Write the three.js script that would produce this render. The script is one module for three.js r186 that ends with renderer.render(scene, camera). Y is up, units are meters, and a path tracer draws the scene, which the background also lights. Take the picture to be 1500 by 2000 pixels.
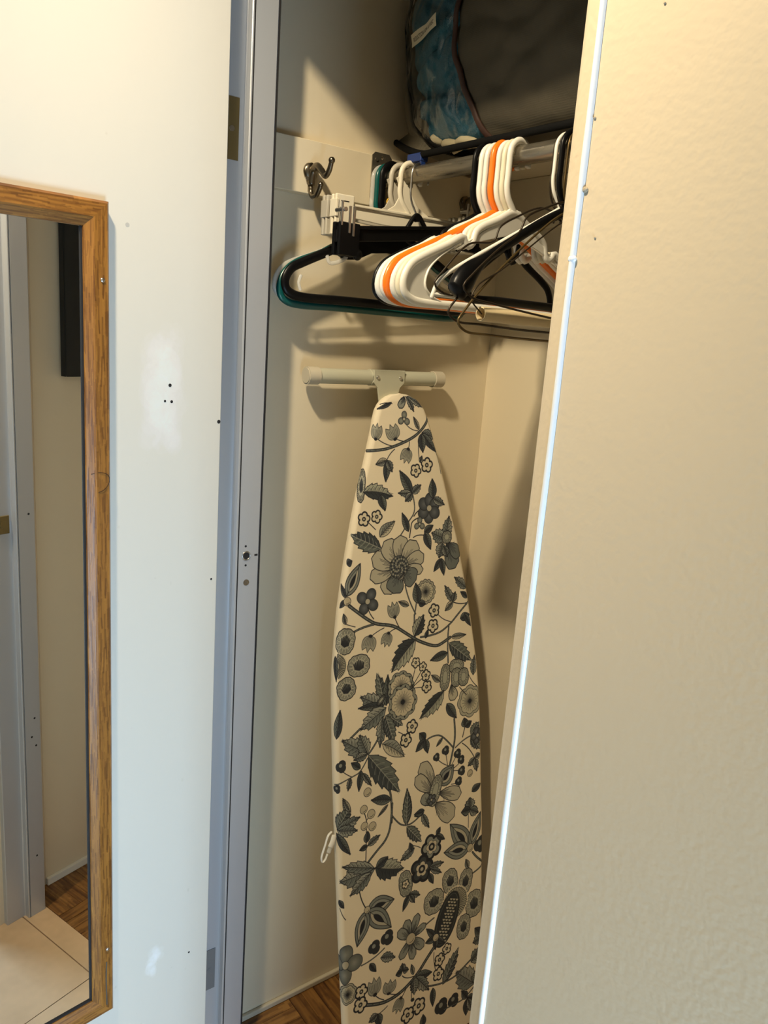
import * as THREE from 'three';
import { RoundedBoxGeometry } from 'three/addons/geometries/RoundedBoxGeometry.js';
import { mergeGeometries, mergeVertices, toCreasedNormals } from 'three/addons/utils/BufferGeometryUtils.js';
import { ImprovedNoise } from 'three/addons/math/ImprovedNoise.js';
import { RectAreaLightUniformsLib } from 'three/addons/lights/RectAreaLightUniformsLib.js';

// ---------------------------------------------------------------- camera, sky, lights, exposure
const V = (x, y, z) => new THREE.Vector3(x, y, z);
const scene = new THREE.Scene();
scene.background = new THREE.Color().setRGB(0.62, 0.78, 1.0);
const camera = new THREE.PerspectiveCamera(66.16, 0.75, 0.02, 60);
camera.position.set(1.24, 1.4446, 0.6609);
camera.rotation.set(THREE.MathUtils.degToRad(-12.866), THREE.MathUtils.degToRad(52.841), THREE.MathUtils.degToRad(4.238), 'YXZ');
scene.add(camera);
const renderer = new THREE.WebGLRenderer({ antialias: true });
renderer.toneMapping = THREE.LinearToneMapping;
renderer.toneMappingExposure = 1.0;
renderer.shadowMap.enabled = true;
RectAreaLightUniformsLib.init();
const LAMP = { at: V(0.65, 2.4, 0.74), aim: V(0.45, 1.2, -0.26), color: [1, 0.84, 0.58], power: 8.0, size: 2, angle: 0.8, penumbra: 1 };
const DAY = { color: [0.47, 0.72, 1.0], power: 31, x: 2.0, y: 0.43, z: 0.46, w: 0.48, h: 0.7 };
const day = new THREE.RectAreaLight(new THREE.Color().setRGB(...DAY.color), DAY.power, DAY.w, DAY.h);
day.position.set(DAY.x - 0.03, DAY.y, DAY.z); day.lookAt(0, DAY.y, DAY.z); scene.add(day);

// ---------------------------------------------------------------- helpers
const used = {};
function numbered(n) { const k = (used[n] = (used[n] ?? -1) + 1); return k ? n + '_' + String(k).padStart(3, '0') : n; }
let seed = 7;
const rnd = (a = 0, b = 1) => { seed = (seed * 16807) % 2147483647; return a + (b - a) * (seed / 2147483647); };
const noise = new ImprovedNoise();
const N = (x, y, z = 0) => noise.noise(x, y, z);
function thing(name, label, category, at = [0, 0, 0], group, turn = 0) {
  const o = new THREE.Group(); o.name = numbered(name); o.position.set(...at); o.rotation.y = turn;
  o.userData = { label, category }; if (group) o.userData.group = group;
  o.off = turn ? null : at; scene.add(o); return o;
}
function structure(name, geo, mat) {
  const o = geo ? new THREE.Mesh(geo, mat) : new THREE.Group();
  o.name = numbered(name); o.userData = { kind: 'structure' }; o.castShadow = o.receiveShadow = true; scene.add(o); o.off = [0, 0, 0]; return o;
}
// a part authored in world coordinates (or in the thing's own ones when it is turned)
function part(parent, name, geo, mat, label) {
  const m = new THREE.Mesh(geo, mat); m.name = name; m.castShadow = m.receiveShadow = true;
  m.off = parent.off; if (parent.off && parent.isGroup) geo.translate(-parent.off[0], -parent.off[1], -parent.off[2]);
  else if (parent.off) geo.translate(-parent.off[0], -parent.off[1], -parent.off[2]);
  if (label) m.userData.label = label; parent.add(m); return m;
}
function single(name, label, category, geo, mat, at, group) {
  const m = new THREE.Mesh(geo, mat); m.name = numbered(name); m.position.set(...at); m.castShadow = m.receiveShadow = true;
  m.userData = { label, category }; if (group) m.userData.group = group; scene.add(m); return m;
}
function metricUV(g, s = 1) {   // uv in metres from the dominant direction of the face
  if (g.index) g = g.toNonIndexed();
  const p = g.attributes.position, n = g.attributes.normal, uv = new Float32Array(p.count * 2);
  for (let i = 0; i < p.count; i += 3) {
    const ax = Math.abs(n.getX(i) + n.getX(i + 1) + n.getX(i + 2)), ay = Math.abs(n.getY(i) + n.getY(i + 1) + n.getY(i + 2)), az = Math.abs(n.getZ(i) + n.getZ(i + 1) + n.getZ(i + 2));
    for (let k = i; k < i + 3; k++) {
      const [u, v] = ay > ax && ay > az ? [p.getX(k), p.getZ(k)] : ax > az ? [p.getZ(k), p.getY(k)] : [p.getX(k), p.getY(k)];
      uv[k * 2] = u / s; uv[k * 2 + 1] = v / s;
    }
  }
  g.setAttribute('uv', new THREE.BufferAttribute(uv, 2)); return g;
}
const plain = (g) => { const h = g.index ? g.toNonIndexed() : g; for (const k of Object.keys(h.attributes)) if (!['position', 'normal', 'uv'].includes(k)) h.deleteAttribute(k); return h; };
const join = (...gs) => mergeGeometries(gs.map(plain));
const box = (x0, x1, y0, y1, z0, z1, r = 0) => (r ? new RoundedBoxGeometry(x1 - x0, y1 - y0, z1 - z0, 2, r) : new THREE.BoxGeometry(x1 - x0, y1 - y0, z1 - z0)).translate((x0 + x1) / 2, (y0 + y1) / 2, (z0 + z1) / 2);
// plan outline [x, z] pulled up from y0 to y1
function prism(points, y0, y1, bevel = 0) {
  const s = new THREE.Shape(points.map(([x, z]) => new THREE.Vector2(x, -z)));
  return new THREE.ExtrudeGeometry(s, { depth: y1 - y0, bevelEnabled: false }).rotateX(-Math.PI / 2).translate(0, y0, 0);
}
// flat plate: outline [u, v] in a plane, thickness along the plane's normal
function plate(points, depth, bevel = 0, holes = []) {
  const s = new THREE.Shape(points.map(([x, y]) => new THREE.Vector2(x, y)));
  for (const [x, y, r] of holes) { const h = new THREE.Path(); h.absarc(x, y, r, 0, Math.PI * 2, true); s.holes.push(h); }
  return new THREE.ExtrudeGeometry(s, { depth: depth - 2 * bevel, bevelEnabled: bevel > 0, bevelThickness: bevel, bevelSize: bevel, bevelOffset: -bevel, bevelSegments: 2, curveSegments: 16 }).translate(0, 0, bevel);
}
// tube of elliptical section: half width w in the plane of the curve, half thickness t along B
function sweep(pts, w, t, { closed = false, B = V(0, 0, 1), n = 60, sides = 8, type = 'centripetal', taper } = {}) {
  const c = new THREE.CatmullRomCurve3(pts.map((p) => (p.isVector3 ? p : V(...p))), closed, type);
  const pos = [], idx = [], uv = [], L = c.getLength();
  const m = closed ? n : n + 1;
  for (let i = 0; i < m; i++) {
    const u = i / n, p = c.getPointAt(u), T = c.getTangentAt(u), S = V().crossVectors(B, T).normalize(), BB = V().crossVectors(T, S).normalize();
    const k = taper ? taper(u) : 1;
    for (let j = 0; j < sides; j++) {
      const a = (j / sides) * Math.PI * 2, q = p.clone().addScaledVector(S, Math.cos(a) * w * k).addScaledVector(BB, Math.sin(a) * t * k);
      pos.push(q.x, q.y, q.z); uv.push(u * L, j / sides);
    }
  }
  for (let i = 0; i < n; i++) for (let j = 0; j < sides; j++) {
    const a = i * sides + j, b = i * sides + ((j + 1) % sides), i2 = (i + 1) % m, cc = i2 * sides + j, d = i2 * sides + ((j + 1) % sides);
    idx.push(a, b, cc, b, d, cc);
  }
  if (!closed) for (const [e, s] of [[0, -1], [n, 1]]) {
    const p = c.getPointAt(e / n).addScaledVector(c.getTangentAt(e / n), s * Math.min(w, t) * 0.5), k = pos.length / 3; pos.push(p.x, p.y, p.z); uv.push(0, 0);
    for (let j = 0; j < sides; j++) { const a = e * sides + j, b = e * sides + ((j + 1) % sides); s < 0 ? idx.push(k, b, a) : idx.push(k, a, b); }
  }
  const g = new THREE.BufferGeometry(); g.setAttribute('position', new THREE.Float32BufferAttribute(pos, 3)); g.setAttribute('uv', new THREE.Float32BufferAttribute(uv, 2)); g.setIndex(idx); g.computeVertexNormals(); return g;
}
// grid surface f(i / nu, j / nv) -> [x, y, z]
function grid(nu, nv, f, uvf) {
  const pos = [], uv = [], idx = [];
  for (let j = 0; j <= nv; j++) for (let i = 0; i <= nu; i++) { const p = f(i / nu, j / nv); pos.push(...p); uv.push(...(uvf ? uvf(i / nu, j / nv) : [i / nu, j / nv])); }
  for (let j = 0; j < nv; j++) for (let i = 0; i < nu; i++) { const a = j * (nu + 1) + i, b = a + 1, c = a + nu + 1, d = c + 1; idx.push(a, b, d, a, d, c); }
  const g = new THREE.BufferGeometry(); g.setAttribute('position', new THREE.Float32BufferAttribute(pos, 3)); g.setAttribute('uv', new THREE.Float32BufferAttribute(uv, 2)); g.setIndex(idx); g.computeVertexNormals(); return g;
}
const sph = (r, x, y, z, sx = 1, sy = 1, sz = 1) => new THREE.SphereGeometry(r, 16, 12).scale(sx, sy, sz).translate(x, y, z);
const cylX = (r, x0, x1, y, z, seg = 24, r2 = r) => new THREE.CylinderGeometry(r2, r, x1 - x0, seg).rotateZ(-Math.PI / 2).translate((x0 + x1) / 2, y, z);
const cylZ = (r, z0, z1, x, y, seg = 24) => new THREE.CylinderGeometry(r, r, z1 - z0, seg).rotateX(Math.PI / 2).translate(x, y, (z0 + z1) / 2);

// ---------------------------------------------------------------- textures and materials
function dataTex(w, h, f, { srgb = false, repeat } = {}) {
  const d = new Uint8Array(w * h * 4);
  for (let y = 0; y < h; y++) for (let x = 0; x < w; x++) { const c = f(x / w, y / h, x, y), o = (y * w + x) * 4; for (let k = 0; k < 3; k++) d[o + k] = Math.max(0, Math.min(255, (Array.isArray(c) ? c[k] : c) * 255)); d[o + 3] = 255; }
  const t = new THREE.DataTexture(d, w, h); t.wrapS = t.wrapT = THREE.RepeatWrapping; t.magFilter = THREE.LinearFilter; t.minFilter = THREE.LinearMipmapLinearFilter; t.generateMipmaps = true;
  if (srgb) t.colorSpace = THREE.SRGBColorSpace; if (repeat) t.repeat.set(...repeat); t.needsUpdate = true; return t;
}
function canvasTex(w, h, draw) {
  const c = document.createElement('canvas'); c.width = w; c.height = h; draw(c.getContext('2d'), w, h);
  const t = new THREE.CanvasTexture(c); t.colorSpace = THREE.SRGBColorSpace; t.magFilter = THREE.LinearFilter; t.anisotropy = 8; return t;
}
const tileN = (u, v, f, s) => { // noise that repeats over 0..1
  const a = N(u * f, v * f, s), b = N((u - 1) * f, v * f, s), c = N(u * f, (v - 1) * f, s), d = N((u - 1) * f, (v - 1) * f, s);
  const k = (t) => t * t * (3 - 2 * t), x = k(u), y = k(v); return (a * (1 - x) + b * x) * (1 - y) + (c * (1 - x) + d * x) * y;
};
const peel = dataTex(512, 512, (u, v) => 0.5 + 0.22 * tileN(u, v, 14, 1) + 0.3 * tileN(u, v, 52, 2) + 0.12 * tileN(u, v, 110, 3));
const peelSoft = dataTex(256, 256, (u, v) => 0.5 + 0.35 * tileN(u, v, 7, 4) + 0.2 * tileN(u, v, 30, 5));
const weave = dataTex(64, 64, (u, v) => 0.5 + 0.25 * Math.sin(u * Math.PI * 32) * (Math.sin(v * Math.PI * 32) > 0 ? 1 : -1) + 0.2 * Math.sin(v * Math.PI * 32));
const std = (o) => new THREE.MeshStandardMaterial(o);
const phys = (o) => new THREE.MeshPhysicalMaterial(o);
const rgb = (r, g, b) => new THREE.Color().setRGB(r, g, b);
const clone = (t, x, y = x) => { const c = t.clone(); c.repeat.set(x, y); c.needsUpdate = true; return c; };
const M = {
  wall: std({ color: rgb(0.665, 0.555, 0.395), roughness: 0.62, bumpMap: clone(peel, 1 / 0.26), bumpScale: 0.0005 }),
  closet: std({ color: rgb(0.75, 0.652, 0.475), roughness: 0.5, bumpMap: clone(peelSoft, 1 / 0.5), bumpScale: 0.0008 }),
  hall: std({ color: rgb(0.42, 0.38, 0.31), roughness: 0.8 }),
  ceiling: std({ color: rgb(0.5, 0.48, 0.44), roughness: 0.9 }),
  bead: phys({ color: rgb(0.9, 0.92, 0.94), roughness: 0.28, clearcoat: 0.6, clearcoatRoughness: 0.2 }),
  frame: std({ color: rgb(0.5, 0.51, 0.53), roughness: 0.36, metalness: 0.35, bumpMap: clone(peelSoft, 4), bumpScale: 0.0002 }),
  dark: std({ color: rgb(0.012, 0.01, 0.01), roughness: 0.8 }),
  brass: std({ color: rgb(0.26, 0.2, 0.09), roughness: 0.42, metalness: 0.8 }),
  steel: std({ color: rgb(0.55, 0.54, 0.52), roughness: 0.3, metalness: 1 }),
  nickel: std({ color: rgb(0.2, 0.17, 0.125), roughness: 0.3, metalness: 1 }),
  galv: std({ color: rgb(0.36, 0.33, 0.27), roughness: 0.45, metalness: 0.85, roughnessMap: dataTex(128, 128, (u, v) => 0.7 + 0.5 * tileN(u, v, 8, 3) + 0.3 * tileN(u, v, 24, 5)), map: dataTex(256, 64, (u, v) => { const k = 0.8 + 0.35 * tileN(u, v, 10, 8) + 0.2 * tileN(u, v, 30, 9); return [k, k * 0.97, k * 0.92]; }) }),
  mirror: std({ color: rgb(0.93, 0.935, 0.925), roughness: 0.0, metalness: 1 }),
  white: phys({ color: rgb(0.83, 0.8, 0.72), roughness: 0.32, clearcoat: 0.3 }),
  cream: phys({ color: rgb(0.78, 0.72, 0.58), roughness: 0.36, clearcoat: 0.2 }),
  ivory: phys({ color: rgb(0.72, 0.66, 0.5), roughness: 0.4 }),
  grey: phys({ color: rgb(0.5, 0.46, 0.38), roughness: 0.4 }),
  orange: phys({ color: rgb(0.9, 0.2, 0.01), roughness: 0.34, clearcoat: 0.3 }),
  teal: phys({ color: rgb(0.004, 0.085, 0.08), roughness: 0.28 }),
  black: phys({ color: rgb(0.004, 0.004, 0.0045), roughness: 0.34, specularIntensity: 0.4 }),
  clear: phys({ color: rgb(0.93, 0.92, 0.88), roughness: 0.22, transmission: 0.6, thickness: 0, ior: 1.45 }),
  wire: std({ color: rgb(0.035, 0.024, 0.014), roughness: 0.4, metalness: 0.5 }),
  wireGold: std({ color: rgb(0.12, 0.08, 0.03), roughness: 0.35, metalness: 0.6 }),
  card: std({ color: rgb(0.7, 0.56, 0.33), roughness: 0.75 }),
  blue: std({ color: rgb(0.008, 0.03, 0.15), roughness: 0.5 }),
  yellow: std({ color: rgb(0.75, 0.42, 0.02), roughness: 0.45 }),
  tbar: phys({ color: rgb(0.54, 0.53, 0.41), roughness: 0.36, clearcoat: 0.2 }),
  tcap: std({ color: rgb(0.57, 0.51, 0.39), roughness: 0.55 }),
  bagFabric: std({ color: rgb(0.088, 0.074, 0.047), roughness: 0.75, bumpMap: clone(weave, 10, 8), bumpScale: 0.0003 }),
  piping: std({ color: rgb(0.05, 0.02, 0.012), roughness: 0.6 }),
  pipingDark: phys({ color: rgb(0.003, 0.003, 0.003), roughness: 0.75, specularIntensity: 0.25 }),
  vinyl: phys({ color: rgb(0.97, 0.98, 0.98), roughness: 0.14, transmission: 1, thickness: 0, ior: 1.5 }),
  blanket: phys({ color: rgb(0.03, 0.16, 0.24), roughness: 0.9, sheen: 0.8, sheenColor: rgb(0.2, 0.4, 0.5), bumpMap: clone(peel, 5, 5), bumpScale: 0.004 }),
  linen: std({ color: rgb(0.62, 0.52, 0.33), roughness: 0.9 }),
  cloth: std({ color: rgb(0.02, 0.02, 0.018), roughness: 0.85 }),
  grout: std({ color: rgb(0.3, 0.24, 0.17), roughness: 0.95 }),
};
// ---------------------------------------------------------------- the setting: floor, walls, frame, door, window
const oakTex = canvasTex(1024, 128, (c, w, h) => {
  c.fillStyle = '#9a6729'; c.fillRect(0, 0, w, h);
  for (let i = 0; i < 1900; i++) {
    const y = rnd(0, h), x = rnd(0, w), l = rnd(30, 170), d = rnd(); c.strokeStyle = d < 0.62 ? `rgba(70,36,8,${rnd(0.12, 0.5)})` : `rgba(190,132,58,${rnd(0.1, 0.3)})`; c.lineWidth = rnd(0.5, 1.6);
    const m = rnd(-1.5, 1.5), e = rnd(-2, 2); for (const o of x + l > w ? [0, -w] : [0]) { c.beginPath(); c.moveTo(x + o, y); c.quadraticCurveTo(x + o + l / 2, y + m, x + o + l, y + e); c.stroke(); }
  }
});
oakTex.wrapS = oakTex.wrapT = THREE.RepeatWrapping;
const oak = phys({ map: oakTex, roughness: 0.38, clearcoat: 0.35, clearcoatRoughness: 0.3, bumpMap: oakTex, bumpScale: 0.0004 });
const parquetTex = canvasTex(512, 64, (c, w, h) => {
  c.fillStyle = '#fff'; c.fillRect(0, 0, w, h);
  for (let i = 0; i < 420; i++) { const y = rnd(0, h), x = rnd(0, w), l = rnd(30, 160); c.strokeStyle = `rgba(60,25,5,${rnd(0.08, 0.3)})`; c.lineWidth = rnd(0.5, 1.8); c.beginPath(); c.moveTo(x, y); c.lineTo(x + l, y + rnd(-2, 2)); c.stroke(); }
});
parquetTex.wrapS = parquetTex.wrapT = THREE.RepeatWrapping;
const parquet = [[0.31, 0.15, 0.036], [0.25, 0.115, 0.026], [0.35, 0.175, 0.046], [0.28, 0.13, 0.031]].map((c) => phys({ color: rgb(...c), map: parquetTex, roughness: 0.42, clearcoat: 0.25, clearcoatRoughness: 0.35 }));
const tileTex = dataTex(256, 256, (u, v) => { const k = 0.9 + 0.14 * tileN(u, v, 3, 1) + 0.06 * tileN(u, v, 16, 2) + 0.03 * tileN(u, v, 60, 4), s = Math.max(0, tileN(u, v, 2, 11)) * 0.12; return [k, k - s * 0.5, k - s]; }, { srgb: true });
const tileMat = [[0.86, 0.64, 0.41], [0.83, 0.62, 0.395], [0.88, 0.66, 0.425]].map((c) => std({ color: rgb(...c), map: tileTex, roughness: 0.5 }));

const floor = structure('floor', box(-1.0, 2.1, -0.12, -0.008, -0.62, 3.25), M.grout);
{ // stone tiles of the hall and the sill strip under the door
  const lay = (x0, x1, z0, z1) => part(floor, 'tile', metricUV(box(x0 + 0.0012, x1 - 0.0012, -0.012, rnd(-0.0006, 0.0002), z0 + 0.0012, z1 - 0.0012)), tileMat[Math.floor(rnd(0, 2.99))]);
  for (let i = -3; i < 3; i++) for (let j = 0; j < 7; j++) lay(0.512 + i * 0.457, 0.512 + (i + 1) * 0.457, 0.098 + j * 0.457, 0.098 + (j + 1) * 0.457);
  lay(0.06, 0.512, 0.042, 0.098); lay(0.512, 0.85, 0.042, 0.098);
  const L = 0.152, W = L / 5;    // mosaic parquet of the closet: squares of five strips, turned in turn
  for (let i = 0; i < 6; i++) for (let j = 0; j < 4; j++) for (let k = 0; k < 5; k++) {
    const x = i * L - 0.03, z = 0.042 - (j + 1) * L, turn = (i + j) % 2, y = rnd(-0.0012, -0.0002);
    const [x0, x1, z0, z1] = turn ? [x, x + L, z + k * W, z + (k + 1) * W] : [x + k * W, x + (k + 1) * W, z, z + L];
    const g = box(x0 + 0.0004, x1 - 0.0004, -0.012, y, z0 + 0.0004, z1 - 0.0004), uv = g.attributes.uv, p = g.attributes.position, s = rnd(0, 5);
    for (let q = 0; q < p.count; q++) uv.setXY(q, ((turn ? p.getX(q) : p.getZ(q)) + s) * 2.1, ((turn ? p.getZ(q) : p.getX(q)) + s) * 6);
    part(floor, 'plank', g, parquet[Math.floor(rnd(0, 3.99))]);
  }
}
const CL = 2.45;
structure('ceiling', box(-1.0, 2.1, CL, CL + 0.1, -0.62, 3.25), M.ceiling);
structure('wall_left', metricUV(box(-0.1, 0, 0, CL, -0.626, 0.041)), M.closet);
structure('wall_back', metricUV(box(0, 0.852, 0, CL, -0.626, -0.526)), M.closet);
structure('wall_right', metricUV(box(0.852, 0.95, 0, CL, -0.626, -0.001)), M.closet);
structure('wall_hall_left', metricUV(box(-1.0, -0.9, 0, CL, 0.041, 3.25)), M.hall);
structure('wall_hall_back', metricUV(box(-0.9, 2.1, 0, CL, 3.15, 3.25)), M.hall);
structure('wall_front_left', metricUV(box(-0.9, 0, 0, CL, 0.041, 0.2)), M.wall);
structure('wall_above_door', metricUV(box(0, 0.813, 2.06, CL, 0.0, 0.2)), M.wall);
{ // the wall beside the opening: rounded plaster corner, white edge bead along it, drips of paint
  const R = 0.03, cx = 0.8352, cz = 0.17, out = [[2.1, 0], [2.1, 0.2]];
  for (let i = 0; i <= 14; i++) { const a = Math.PI / 2 + (i / 14) * (Math.PI / 2); out.push([cx + R * Math.cos(a), cz + R * Math.sin(a)]); }
  out.push([0.8052, 0.0475], [0.851, 0.0475], [0.851, 0]);
  let g = prism(out, 0, CL); g.deleteAttribute('normal'); g = toCreasedNormals(g, 0.5);
  const w = structure('wall_front', metricUV(g), M.wall);
  const pts = []; for (let i = 0; i <= 60; i++) pts.push(V(0.8366 + 0.0006 * N(i * 0.4, 3), (i / 60) * CL, 0.2002 + 0.0002 * N(i * 0.7, 8)));
  part(w, 'corner_bead', sweep(pts, 0.0031, 0.0026, { B: V(1, 0, 0), n: 240, sides: 10, taper: (u) => 1 + 0.14 * N(u * 60, 2.2) }), M.bead, 'glossy white edge bead of the plaster corner');
  for (const [dx, y, r] of [[0, 1.506, 0.0036], [0.0035, 1.553, 0.0026], [-0.002, 1.481, 0.002], [0.0042, 1.6, 0.0011], [0.0175, 1.52, 0.0009], [0.05, 1.66, 0.0009]]) part(w, 'paint_drip', sph(r, 0.8366 + dx, y, dx ? 0.2004 : 0.2012, 1, 0.8, 0.7), dx ? M.wall : M.bead);
}
{ // window of the hall, the source of the daylight
  const z0 = DAY.z - DAY.w / 2, z1 = DAY.z + DAY.w / 2, y0 = DAY.y - DAY.h / 2, y1 = DAY.y + DAY.h / 2;
  const w = structure('wall_hall_right', metricUV(join(box(2.0, 2.1, 0, y0, 0.2, 3.15), box(2.0, 2.1, y1, CL, 0.2, 3.15), box(2.0, 2.1, y0, y1, 0.2, z0), box(2.0, 2.1, y0, y1, z1, 3.15))), M.hall);
  const f = structure('window_1', null); f.off = [0, 0, 0];
  part(f, 'window_frame', join(box(2.0, 2.06, y0, y0 + 0.05, z0, z1), box(2.0, 2.06, y1 - 0.05, y1, z0, z1), box(2.0, 2.06, y0, y1, z0, z0 + 0.05), box(2.0, 2.06, y0, y1, z1 - 0.05, z1), box(2.01, 2.05, y0, y1, DAY.z - 0.02, DAY.z + 0.02)), M.white);
  part(f, 'pane', box(2.028, 2.032, y0 + 0.05, y1 - 0.05, z0 + 0.05, DAY.z - 0.02), M.vinyl); part(f, 'pane', box(2.028, 2.032, y0 + 0.05, y1 - 0.05, DAY.z + 0.02, z1 - 0.05), M.vinyl);
}
{ // steel frame of the closet opening
  const t = structure('trim_1', null);
  const half = (m) => { const X = (x) => (m ? 0.851 - x : x); const p = [[0, 0.041], [0.073, 0.041], [0.075, 0.043], [0.075, 0.0795], [0.0715, 0.0795], [0.0715, 0.0812], [0.0742, 0.0812], [0.075, 0.082], [0.075, 0.0838], [0.074, 0.085], [0.061, 0.085], [0.059, 0.087], [0.059, 0.129], [0.058, 0.13], [0, 0.13]].map(([x, z]) => [X(x), z + (m ? 0.006 : 0)]);
    if (m) p.pop(), p.push([0.807, 0.136], [0.807, 0.047]), p.shift(); return prism(m ? p.reverse() : p, 0, 2.06); };
  part(t, 'jamb', metricUV(half(false)), M.frame); part(t, 'jamb', metricUV(half(true)), M.frame);
  part(t, 'header', metricUV(join(box(0, 0.851, 1.972, 2.06, 0.041, 0.085), box(0, 0.851, 1.988, 2.06, 0.085, 0.13))), M.frame);
  part(t, 'joint', box(0.0705, 0.0748, 0, 1.972, 0.0793, 0.0815), M.dark, 'dark open joint along the stop'); part(t, 'joint', box(0.001, 0.0742, 0, 1.972, 0.0385, 0.041), M.dark, 'dark gap between frame and closet wall');
  // holes left by an old catch in the left jamb, a screw, the strike of the right jamb and its screw holes
  part(t, 'catch_hole', new THREE.TorusGeometry(0.0072, 0.0012, 8, 24).rotateY(Math.PI / 2).translate(0.0752, 1.056, 0.0655), M.steel);
  part(t, 'catch_hole', cylX(0.0058, 0.0748, 0.0754, 1.056, 0.0655), M.dark, 'dark round hole');
  for (const [y, z, r] of [[1.073, 0.067, 0.002], [1.039, 0.066, 0.002]]) part(t, 'screw_hole', cylX(r, 0.0748, 0.0753, y, z, 12), M.dark);
  part(t, 'screw', join(cylX(0.0055, 0.0749, 0.0756, 1.008, 0.064), cylX(0.002, 0.0755, 0.0758, 1.008, 0.064)), M.galv);
  part(t, 'scratch', box(0.0748, 0.0752, 1.054, 1.0575, 0.044, 0.05), M.dark, 'dark scuff beside the catch hole');
  part(t, 'latch_strike', join(box(0.789, 0.7925, 0.965, 1.005, 0.098, 0.122, 0.0015), cylX(0.009, 0.7865, 0.7895, 0.985, 0.11)), M.brass, 'small brass strike on the right jamb');
  for (const [y, z] of [[1.005, 0.062], [0.52, 0.062], [0.475, 0.07], [0.45, 0.06], [0.16, 0.066]]) part(t, 'screw_hole', cylX(0.0025, 0.7757, 0.7762, y, z, 10), M.dark);
}
const HINGE = [0.104, 0, 0.132], SWING = THREE.MathUtils.degToRad(99.3);
{ // the open door: leaf, hinges, old screw holes
  const d = structure('door_1', null); d.position.set(...HINGE); d.rotation.y = SWING; d.off = null;
  const paint = canvasTex(512, 1400, (c, w, h) => {
    c.fillStyle = '#ddd7ca'; c.fillRect(0, 0, w, h);
    const X = (s) => (1 - s / 0.7) * w, Y = (y) => (1 - y / 1.955) * h;
    for (let i = 0; i < 90; i++) { const x = X(0.1 + rnd(-0.022, 0.022)), y = Y(1.33 + rnd(-0.08, 0.09)), r = rnd(6, 20) * (1 - Math.abs(y - Y(1.33)) / 140); if (r < 2) continue; c.fillStyle = 'rgba(236,236,236,0.06)'; c.beginPath(); c.ellipse(x, y, r, r * 1.5, rnd(-0.6, 0.6), 0, 7); c.fill(); }
    for (const [s, y] of [[0.105, 0.372], [0.114, 0.35]]) for (let i = 0; i < 12; i++) { c.fillStyle = 'rgba(246,246,246,0.12)'; c.beginPath(); c.ellipse(X(s) + rnd(-5, 5), Y(y) + rnd(-10, 10), rnd(3, 8), rnd(4, 10), 0, 0, 7); c.fill(); }
    for (let i = 0; i < 60; i++) { c.fillStyle = `rgba(120,100,70,${rnd(0.03, 0.1)})`; c.fillRect(rnd(0, w), rnd(0, h), rnd(1, 3), rnd(1, 5)); }
  });
  const leaf = box(-0.7, 0, 0.012, 1.955, -0.036, 0, 0.0018), p = leaf.attributes.position, uv = leaf.attributes.uv;
  for (let i = 0; i < p.count; i++) uv.setXY(i, 1 + p.getX(i) / 0.7, p.getY(i) / 1.955);
  part(d, 'door_leaf', leaf, std({ map: paint, roughness: 0.42, bumpMap: clone(peelSoft, 2, 5), bumpScale: 0.0004 }));
  for (const [s, y, r] of [[0.09, 1.346, 0.0026], [0.098, 1.323, 0.0018], [0.087, 1.322, 0.0022], [0.039, 0.335, 0.0018], [0.004, 1.29, 0.003], [0.011, 1.034, 0.0018]]) part(d, 'screw_hole', cylZ(r, -0.001, 0.0003, -s, y, 12), M.dark);
  part(d, 'dent', cylZ(0.003, -0.001, 0.0002, -0.157, 1.56, 10), M.ceiling);
}
{ // hinge leaves let into the left jamb
  for (const [y0, y1, mat, label] of [[1.682, 1.77, M.brass, 'brass hinge leaf with one screw near the top of the left jamb'], [0.18, 0.27, std({ color: rgb(0.2, 0.2, 0.2), roughness: 0.5, metalness: 0.3 }), 'grey painted hinge leaf near the foot of the left jamb']]) {
    const h = thing('hinge', label, 'hinge', [0.059, y0, 0.11]);
    part(h, 'leaf', box(0.0588, 0.0602, y0, y1, 0.0945, 0.127), mat);
    part(h, 'barrel', new THREE.CylinderGeometry(0.0045, 0.0045, y1 - y0, 16).translate(0.0635, (y0 + y1) / 2, 0.131), mat);
    for (const k of [0.5]) { const y = y0 + (y1 - y0) * k; part(h, 'screw', join(cylX(0.0042, 0.06, 0.0607, y, 0.106), box(0.0606, 0.061, y - 0.0005, y + 0.0005, 0.1035, 0.1085)), mat === M.brass ? M.steel : mat); }
  }
}
{ // coat rails on the closet walls
  structure('trim_2', metricUV(box(0, 0.02, 1.661, 1.7455, -0.526, 0.0405, 0.0015)), M.closet);
  structure('trim_3', metricUV(box(0.02, 0.852, 1.661, 1.7535, -0.526, -0.5075, 0.0015)), M.closet);
  structure('baseboard_right', metricUV(box(0.842, 0.852, 0, 0.02, -0.526, -0.001, 0.002)), M.white);
}
structure('baseboard_left', metricUV(box(0, 0.009, 0, 0.013, -0.526, 0.0405, 0.003)), M.tcap);
{ // shelf over the rod, on the rails
  const s = thing('closet_shelf', 'cream painted closet shelf under the stuffed storage bag', 'shelf', [0.4, 1.7535, -0.44]);
  part(s, 'shelf_board', metricUV(box(0.002, 0.851, 1.754, 1.7715, -0.525, -0.36, 0.001)), M.closet);
}
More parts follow.
